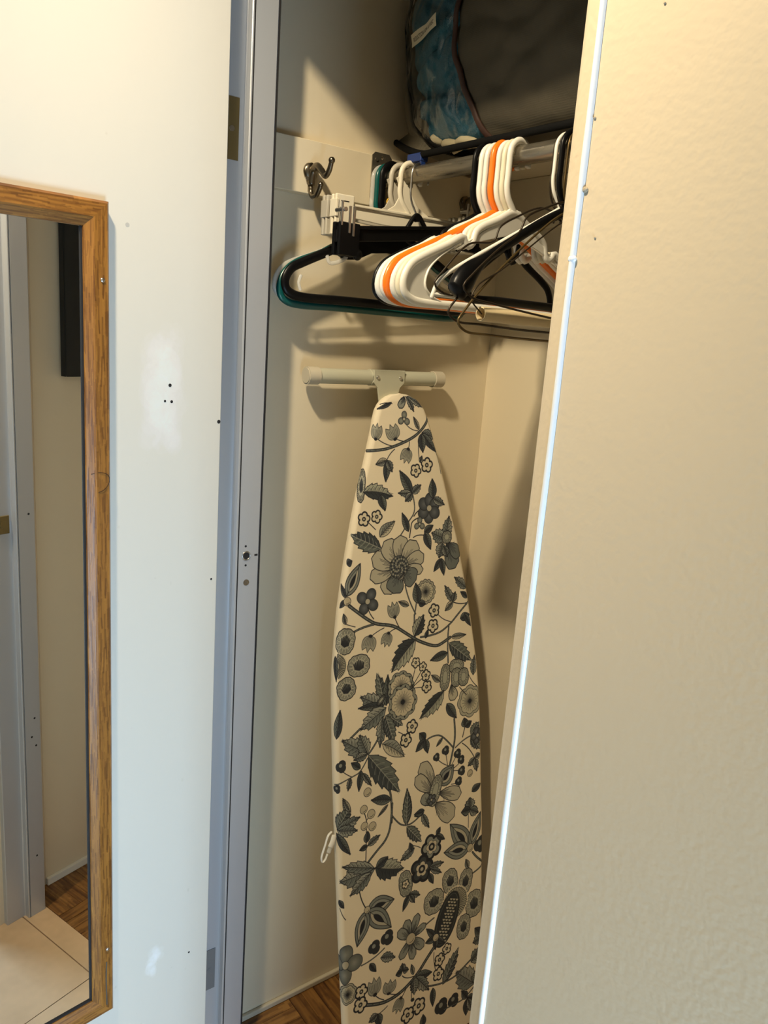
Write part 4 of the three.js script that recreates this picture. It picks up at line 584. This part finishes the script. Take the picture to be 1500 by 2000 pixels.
  D(260.4,1176.1,257.4,1213.5,22.5); U(160.5,1168.2,158.5,1131.2,29.9); U(193.2,1180.9,198.5,1152.7,30.6); br(1.73,160.4,1169.4,169.1,1181.2,180.9,1188.1); br(1.76,194.7,1181.6,202.2,1187.7,214.4,1192.1);
  C(93.8,1079.5,38.2,4,1,0.1); br(2.52,130.3,1094.4,159.5,1094.6,185.1,1081.3); K(161.6,1070,14.7); K(193.1,1062.8,16.1); L(175.7,1097.8,210.8,1110.5,20.7,0.15);
  D(149.9,1099.3,164.1,1120.9,13); L(446.9,1166.2,420.8,1170.8,24.1); D(446.9,1163.4,427.2,1139.7,21.4); L(414.5,1211.8,448.4,1195.9,34.8); L(423.9,1265.7,370.7,1214.8,50.4);
  D(423.9,1265.7,435.2,1235.1,26.9); br(4,451.3,1165.2,439.2,1197.1,406.7,1208.4,369.6,1222.6); br(1.81,236.3,1191.7,229.8,1199.3,225,1205); U(223.5,1204.2,209.8,1232.6,25.2); br(1.52,253.7,1191.7,248.6,1205.4,251.4,1225.4);
  F(268.7,1243.1,17.9); F(239.8,1249.3,17.1); D(251.4,1225.4,254.7,1218.9,9.2); D(306.8,1221.6,305.4,1261.4,15.1); K(329.3,1273.4,18.6);
  K(362.9,1275.4,15.7); br(2.9,336,1283.5,366.9,1285.7,398.6,1286.6,424.6,1270.3); D(402.1,1288.3,386.4,1266.8,17.3); D(402.1,1288.3,424.3,1297.3,16.7); D(402.1,1289.7,398,1326.7,20.7);
  L(403.9,1290.5,416.7,1327.1,17.4); D(165.3,1210.6,171.2,1238.2,18.6); L(165.3,1210.6,144.4,1218.5,17.4); br(1.77,189.6,1205.3,180.4,1210,166.8,1212.6); D(278.4,1292.6,279.6,1267.3,16.3);
  R(97.6,1140,21.6,6,1); F(128.8,1147.5,15.2); F(125.8,1173.6,16.4);
}
// ---------------------------------------------------------------- storage bag on the shelf and rod, with what is in it
{
  const A = 0.345, H = 0.185, D = 0.155, XC = 0.362, YC = 1.911, ZC = -0.345, E = 4.6;
  const wrinkle = (x, y) => 0.011 * N(x * 8, y * 8, 1) + 0.013 * Math.abs(N(x * 11 + y * 8, y * 13 - x * 7, 5)) + 0.004 * N(x * 30, y * 26, 3) - 0.008 * Math.max(0, 1 - Math.abs((y - 1.86) - 0.5 * (x - 0.4)) / 0.03);
  const frontZ = (x, y) => { const k = 1 - Math.abs((x - XC) / A) ** E - Math.abs((y - YC) / H) ** E; return ZC + D * Math.max(0.02, k) ** (1 / E) + wrinkle(x, y) * 0.8; };
  const lerpY = (y, t) => { for (let i = 1; i < t.length; i++) if (y <= t[i][0]) { const [y0, x0] = t[i - 1], [y1, x1] = t[i]; return x0 + (x1 - x0) * (y - y0) / (y1 - y0); } return t[t.length - 1][1]; };
  const XL = (y) => lerpY(y, [[1.73, 0.185], [1.742, 0.165], [1.76, 0.13], [1.785, 0.108], [1.82, 0.094], [1.86, 0.084], [1.9, 0.073], [1.95, 0.058], [1.99, 0.048], [2.08, 0.04]]);
  const XR = (y) => lerpY(y, [[1.73, 0.29], [1.75, 0.274], [1.8, 0.25], [1.863, 0.218], [1.9, 0.216], [1.94, 0.224], [2.0, 0.24], [2.08, 0.25]]);
  const b = thing('storage_bag', 'taupe fabric storage bag with a clear window and dark piping, stuffed above the rod', 'bag', [XC, 1.7245, ZC]);
  // body: superellipsoid, pressed in behind the window to make room for the bedding
  const s = new THREE.SphereGeometry(1, 180, 120), p = s.attributes.position;
  for (let i = 0; i < p.count; i++) {
    const d = [p.getX(i), p.getY(i), p.getZ(i)], r = (Math.abs(d[0] / A) ** E + Math.abs(d[1] / H) ** E + Math.abs(d[2] / D) ** E) ** (-1 / E);
    let x = XC + d[0] * r, y = YC + d[1] * r, z = ZC + d[2] * r; const side = Math.max(0, d[2] * r / D) ** 2;
    z += wrinkle(x, y) * 0.8 * side; y += 0.003 * N(x * 14, z * 14) * (1 - side);
    const inX = Math.min(x - XL(y) + 0.007, XR(y) - 0.003 - x), k = Math.max(0, Math.min(1, inX / 0.008)) * Math.max(0, Math.min(1, (y - 1.731) / 0.01));
    if (d[2] > 0) z -= 0.055 * k;
    const lo = z < -0.35 ? 1.7725 : z < -0.3 ? 1.7725 - 0.05 * (z + 0.35) / 0.05 : 0; y = Math.max(y, lo);
    p.setXYZ(i, x, y, z);
  }
  { const uv = s.attributes.uv; for (let i = 0; i < p.count; i++) uv.setXY(i, p.getX(i) * 3, p.getY(i) * 3); }
  s.computeVertexNormals(); part(b, 'bag_body', s, M.bagFabric);
  const inset = (u, v, m) => { const y = 1.738 + 0.337 * v, x0 = XL(y) + m, x1 = XR(y) - m; return [x0 + (x1 - x0) * u, y]; };
  part(b, 'clear_window', grid(70, 110, (u, v) => { const [x, y] = inset(u, v, 0); return [x, y, frontZ(x, y) + 0.0045 + 0.0016 * N(x * 55 + y * 20, y * 40 - x * 30, 2) + 0.0022 * Math.abs(N(x * 26 - y * 22, y * 22 + x * 12, 7)) ** 0.7]; }), M.vinyl, 'glossy clear vinyl window');
  const seam = (f, y0, y1, n, off) => { const q = []; for (let i = 0; i <= n; i++) { const y = y0 + (y1 - y0) * i / n, x = f(y); q.push(V(x, y, frontZ(x, y) + off)); } return q; };
  part(b, 'window_piping', sweep(seam(XR, 1.735, 2.075, 22, 0.003), 0.0052, 0.003, { B: V(0, 0, 1), n: 90 }), M.piping, 'brown piping beside the window');
  part(b, 'window_piping', sweep(seam(XL, 1.74, 2.075, 22, 0.002), 0.0042, 0.003, { B: V(0, 0, 1), n: 90 }), M.pipingDark, 'black piping at the left of the window');
  const bottom = []; for (let i = 0; i <= 40; i++) { const a = i / 40, e = Math.max(0, 1 - a / 0.2), x = 0.006 + 0.682 * a, y = 1.7345 + 0.043 * e ** 1.25 + 0.03 * Math.max(0, (a - 0.92) / 0.08) ** 2; bottom.push(V(x, y, -0.2 - 0.04 * e ** 1.3)); }
  part(b, 'bottom_piping', sweep(bottom, 0.0058, 0.005, { B: V(0, 0, 1), n: 140 }), M.pipingDark, 'black piping along the lower edge');
  const lower = (k) => (u, v) => { const q = bottom[Math.round(u * 40)], x = q.x + (u < 0.3 ? 0.05 * v * (1 - u / 0.3) : 0), y = q.y + (q.x > 0.12 ? 0.009 : 0.045) * v, z = Math.max(q.z, -0.24) * (1 - v) + Math.min(frontZ(x, y), -0.18) * v; return [x, y + 0.0, z - k * 0.004 - 0.0035 * v]; };
  part(b, 'lower_fold', join(grid(40, 6, lower(0)), grid(40, 6, (u, v) => lower(1)(1 - u, v))), M.bagFabric);
  const lab = canvasTex(256, 56, (c, w, h) => { c.fillStyle = '#e6dcc0'; c.fillRect(0, 0, w, h); c.fillStyle = '#4a4038'; c.font = 'bold 25px sans-serif'; c.textAlign = 'center'; c.textBaseline = 'middle'; c.fillText('REDUCTION 60% & MEC', w / 2, h / 2, 214); });
  part(b, 'paper_label', grid(16, 3, (u, v) => { const x = 0.098 + 0.084 * u - 0.003 * (v - 0.5), y = 1.909 + 0.009 * u + 0.019 * (v - 0.5) - 0.002 * Math.sin(u * 3.1); return [x, y, frontZ(x, y) + 0.0085]; }), std({ map: lab, roughness: 0.7, side: THREE.DoubleSide }), 'long white paper sticker with print');
  // the bedding in the bag
  const fold = (x, y) => { const c1 = (y - 1.825) + 0.12 * (x - 0.16) ** 1 + 0.006 * N(x * 30, 2), c2 = (y - 1.895) - 0.35 * (x - 0.16), c3 = (y - 1.955) + 0.5 * (x - 0.14); return -0.016 * Math.exp(-((c1 / 0.006) ** 2)) - 0.01 * Math.exp(-((c2 / 0.008) ** 2)) - 0.009 * Math.exp(-((c3 / 0.007) ** 2)) + 0.004 * N(x * 40, y * 26, 9) + 0.003 * N(x * 90, y * 20, 4); };
  const bl = (k) => (u, v) => { const [x, y] = inset(u, 0.03 + 0.97 * v, 0.0015); const e = Math.min(u, 1 - u, v * 1.4) * 14; return [x, y, frontZ(x, y) - 0.007 - 0.006 * Math.max(0, 1 - e) ** 2 + (k ? -0.03 : fold(x, y))]; };
  const rim = grid(140, 1, (u, v) => { const t = u * 4, q = Math.floor(t) % 4, f = t - Math.floor(t), e = [[f, 0], [1, f], [1 - f, 1], [0, 1 - f]][q]; return bl(v > 0.5 ? 0 : 1)(e[0], e[1]); });
  const slab = (at, name, label, cat, f, mat) => single(name, label, cat, f.translate(-at[0], -at[1], -at[2]), mat, at);
  slab([0.17, 1.76, -0.21], 'folded_blanket', 'blue plush blanket folded behind the clear window of the storage bag', 'blanket', join(grid(80, 120, bl(0)), grid(10, 10, (u, v) => bl(1)(1 - u, v)), rim), M.blanket);
  const roll = []; for (const [x0, y0, x1, y1, r] of [[0.128, 1.762, 0.158, 1.756, 0.008], [0.148, 1.753, 0.19, 1.749, 0.0075], [0.168, 1.743, 0.245, 1.742, 0.0068], [0.185, 1.751, 0.24, 1.746, 0.006]]) {
    const z = (x, y) => frontZ(x, y) - 0.007; roll.push(sweep([[x0, y0, z(x0, y0) - 0.005], [(x0 + x1) / 2, (y0 + y1) / 2 + 0.002, z((x0 + x1) / 2, (y0 + y1) / 2)], [x1, y1, z(x1, y1) - 0.003]], r, r * 0.8, { n: 24, sides: 10, taper: (u) => 0.75 + 0.3 * Math.sin(u * 3.1) + 0.08 * N(u * 12, r * 900) }));
  }
  slab([0.18, 1.75, -0.2], 'folded_linen', 'cream linen bunched under the blue blanket at the foot of the bag window', 'linen', join(...roll), M.linen);
}
// ---------------------------------------------------------------- ironing board leaning on the left wall
{
  const K = 0.157, n = V(1, K, 0).normalize(), eu = V(K, -1, 0).normalize(), C0 = 0.062 + K * 1.328, Y0 = 1.335, X0 = C0 - K * Y0;
  const P = (u, h, k = 0) => V(X0, Y0, 0).addScaledVector(eu, u).addScaledVector(n, k).add(V(0, 0, -h)).toArray();
  // half outline: distance from the nose along the board, left and right edge
  const out = [[0.0, 0.2505, 0.2535], [0.0015, 0.236, 0.268], [0.005, 0.225, 0.279], [0.011, 0.214, 0.292], [0.02, 0.204, 0.302], [0.03, 0.1965, 0.311], [0.05, 0.188, 0.321], [0.08, 0.1795, 0.3305], [0.13, 0.165, 0.3475], [0.182, 0.148, 0.363], [0.238, 0.133, 0.378], [0.288, 0.121, 0.393], [0.34, 0.1095, 0.405], [0.396, 0.0985, 0.417], [0.45, 0.091, 0.427], [0.507, 0.0842, 0.4365], [0.56, 0.0815, 0.444], [0.62, 0.0808, 0.4485], [0.68, 0.08, 0.451], [0.79, 0.08, 0.453], [0.9, 0.081, 0.455], [1.02, 0.082, 0.453], [1.13, 0.084, 0.451], [1.25, 0.086, 0.443], [1.3, 0.0875, 0.437], [1.335, 0.09, 0.431], [1.345, 0.094, 0.427], [1.349, 0.104, 0.417]];
  const rows = []; for (let i = 0; i < out.length - 1; i++) { const m = i < 8 ? 3 : 4; for (let k = 0; k < m; k++) { const t = k / m; rows.push([0, 1, 2].map((q) => out[i][q] * (1 - t) + out[i + 1][q] * t)); } } rows.push(out[out.length - 1]); for (const r of rows) r[1] += 0.006 * Math.min(1, r[0] / 0.06);
  const sec = (l, r, u) => { const w = Math.min(0.009, (r - l) / 2.5), e = Math.min(1, 0.25 + u / 0.02), q = []; const T = 0.02;
    for (const [dh, k] of [[0.03, -T], [0.004, -T], [0.0008, -T + 0.003], [0, -T / 2], [0.0006, -0.006], [0.0026, -0.0024], [0.006, -0.0006]]) q.push([l + Math.min(dh, (r - l) / 2.2) * (w / 0.009), k]);
    for (let i = 0; i <= 8; i++) q.push([l + w + (r - l - 2 * w) * i / 8, 0.0012 * Math.sin(Math.PI * i / 8)]);
    const m = q.slice(0, 7).map(([h, k]) => [l + r - h, k]).reverse(); return q.concat(m).map(([h, k]) => [h, k > -0.006 ? k - (1 - e) * 0.006 : k]); };
  const S = rows.map(([u, l, r]) => sec(l, r, u)), nj = S[0].length;
  const pos = [], uv = [], idx = [];
  rows.forEach(([u], i) => S[i].forEach(([h, k]) => { const du = 0.0012 * N(u * 6, h * 8, 3) + (u < 0.2 ? 0.0006 * N(u * 60, h * 30, 6) : 0); pos.push(...P(u, h, k + (k > -0.004 ? du : 0))); const mid = (rows[i][1] + rows[i][2]) / 2, hh = h + (h < mid ? 1 : -1) * Math.min(0, k) * 0.8; uv.push((hh - 0.05) / 0.44, 1 - u / 1.37); }));
  for (let i = 0; i < rows.length - 1; i++) for (let j = 0; j < nj - 1; j++) { const a = i * nj + j, b = a + 1, c = a + nj, d = c + 1; idx.push(a, c, b, b, c, d); }
  for (const i of [0, rows.length - 1]) for (let j = 1; j < nj - 1; j++) i ? idx.push(i * nj, i * nj + j + 1, i * nj + j) : idx.push(0, j, j + 1);
  const g = new THREE.BufferGeometry(); g.setAttribute('position', new THREE.Float32BufferAttribute(pos, 3)); g.setAttribute('uv', new THREE.Float32BufferAttribute(uv, 2)); g.setIndex(idx); g.computeVertexNormals();
  const t = thing('ironing_board', 'ironing board in a cream cover printed with dark flowers, leaning on the left wall', 'ironing board', [0.15, 0, -0.26]);
  part(t, 'cover', g, std({ map: canvasTex(651, 2028, drawPrint), roughness: 0.85, bumpMap: clone(weave, 25, 75), bumpScale: 0.00015, side: THREE.DoubleSide }));
  const deck = []; for (const [u, l, r] of out) if (u > 0.02) deck.push([u, l + 0.012, r - 0.012]);
  part(t, 'deck', grid(6, deck.length - 1, (a, b) => { const [u, l, r] = deck[Math.round(b * (deck.length - 1))]; return P(u, l + (r - l) * a, -0.0215); }), M.grey);
  // foot: T bar resting on the wall, folded leg behind the board
  const ty = 1.3605, tx = 0.031, z0 = -0.062, z1 = -0.372;
  part(t, 'foot_bar', cylZ(0.0138, z1 + 0.012, z0 - 0.012, tx, ty, 28), M.tbar);
  for (const [a, b] of [[z0 - 0.022, z0], [z1, z1 + 0.022]]) { const c = part(t, 'foot_cap', join(cylZ(0.0158, a, b, tx, ty, 28), cylZ(0.0135, a - 0.0015, b + 0.0015, tx, ty, 28)), M.tcap); part(c, 'cap_rim', new THREE.TorusGeometry(0.0148, 0.0012, 8, 28).translate(tx, ty, a < -0.2 ? b : a), M.tcap); }
  const zc = -0.2275;
  const br = part(t, 'foot_bracket', join(plate([[-0.036, 0.0155], [0.036, 0.0155], [0.036, -0.008], [0.026, -0.018], [0.017, -0.062], [-0.017, -0.062], [-0.026, -0.018], [-0.036, -0.008]], 0.0035, 0.0012).rotateY(Math.PI / 2).translate(tx + 0.0125, ty, zc - 0.006), cylZ(0.0152, zc - 0.042, zc + 0.03, tx, ty, 28)), M.tbar);
  for (const dz of [0.027, -0.026]) part(br, 'rivet', cylX(0.0042, tx + 0.0155, tx + 0.018, ty + 0.001, zc - 0.006 + dz, 16, 0.003), M.steel);
  part(t, 'leg', sweep([[tx + 0.002, ty - 0.01, -0.24], [0.036, 1.26, -0.25], [0.1, 0.8, -0.262], [0.175, 0.32, -0.262]], 0.0105, 0.0105, { n: 30, B: V(0, 0, 1) }), M.tbar);
  for (const z of [-0.14, -0.38]) part(t, 'leg', sweep([[0.062, 0.95, z + (z < -0.26 ? 0.05 : -0.05)], [0.13, 0.5, z], [0.195, 0.1, z]], 0.0095, 0.0095, { n: 24, B: V(0, 0, 1) }), M.tbar);
  // plastic cord clip of the cover hanging at its left edge
  const q = (u, h, k) => V(...P(u, h, k));
  const clip = part(t, 'cover_clip', join(sweep([q(0.812, 0.079, -0.012), q(0.815, 0.069, -0.008), q(0.83, 0.0615, -0.007), q(0.853, 0.0525, -0.007), q(0.861, 0.0545, -0.007), q(0.858, 0.0605, -0.007), q(0.849, 0.0655, -0.007)], 0.0015, 0.0026, { n: 44, B: n }), sweep([q(0.82, 0.084, -0.01), q(0.83, 0.0785, -0.008), q(0.839, 0.073, -0.008)], 0.0062, 0.0034, { n: 12, B: n })), M.white, 'white plastic cord clip');
  part(clip, 'cord_end', sweep([q(0.84, 0.0725, -0.008), q(0.848, 0.0685, -0.008)], 0.0046, 0.003, { n: 8, B: n, sides: 10 }), M.clear);
}
renderer.render(scene, camera);
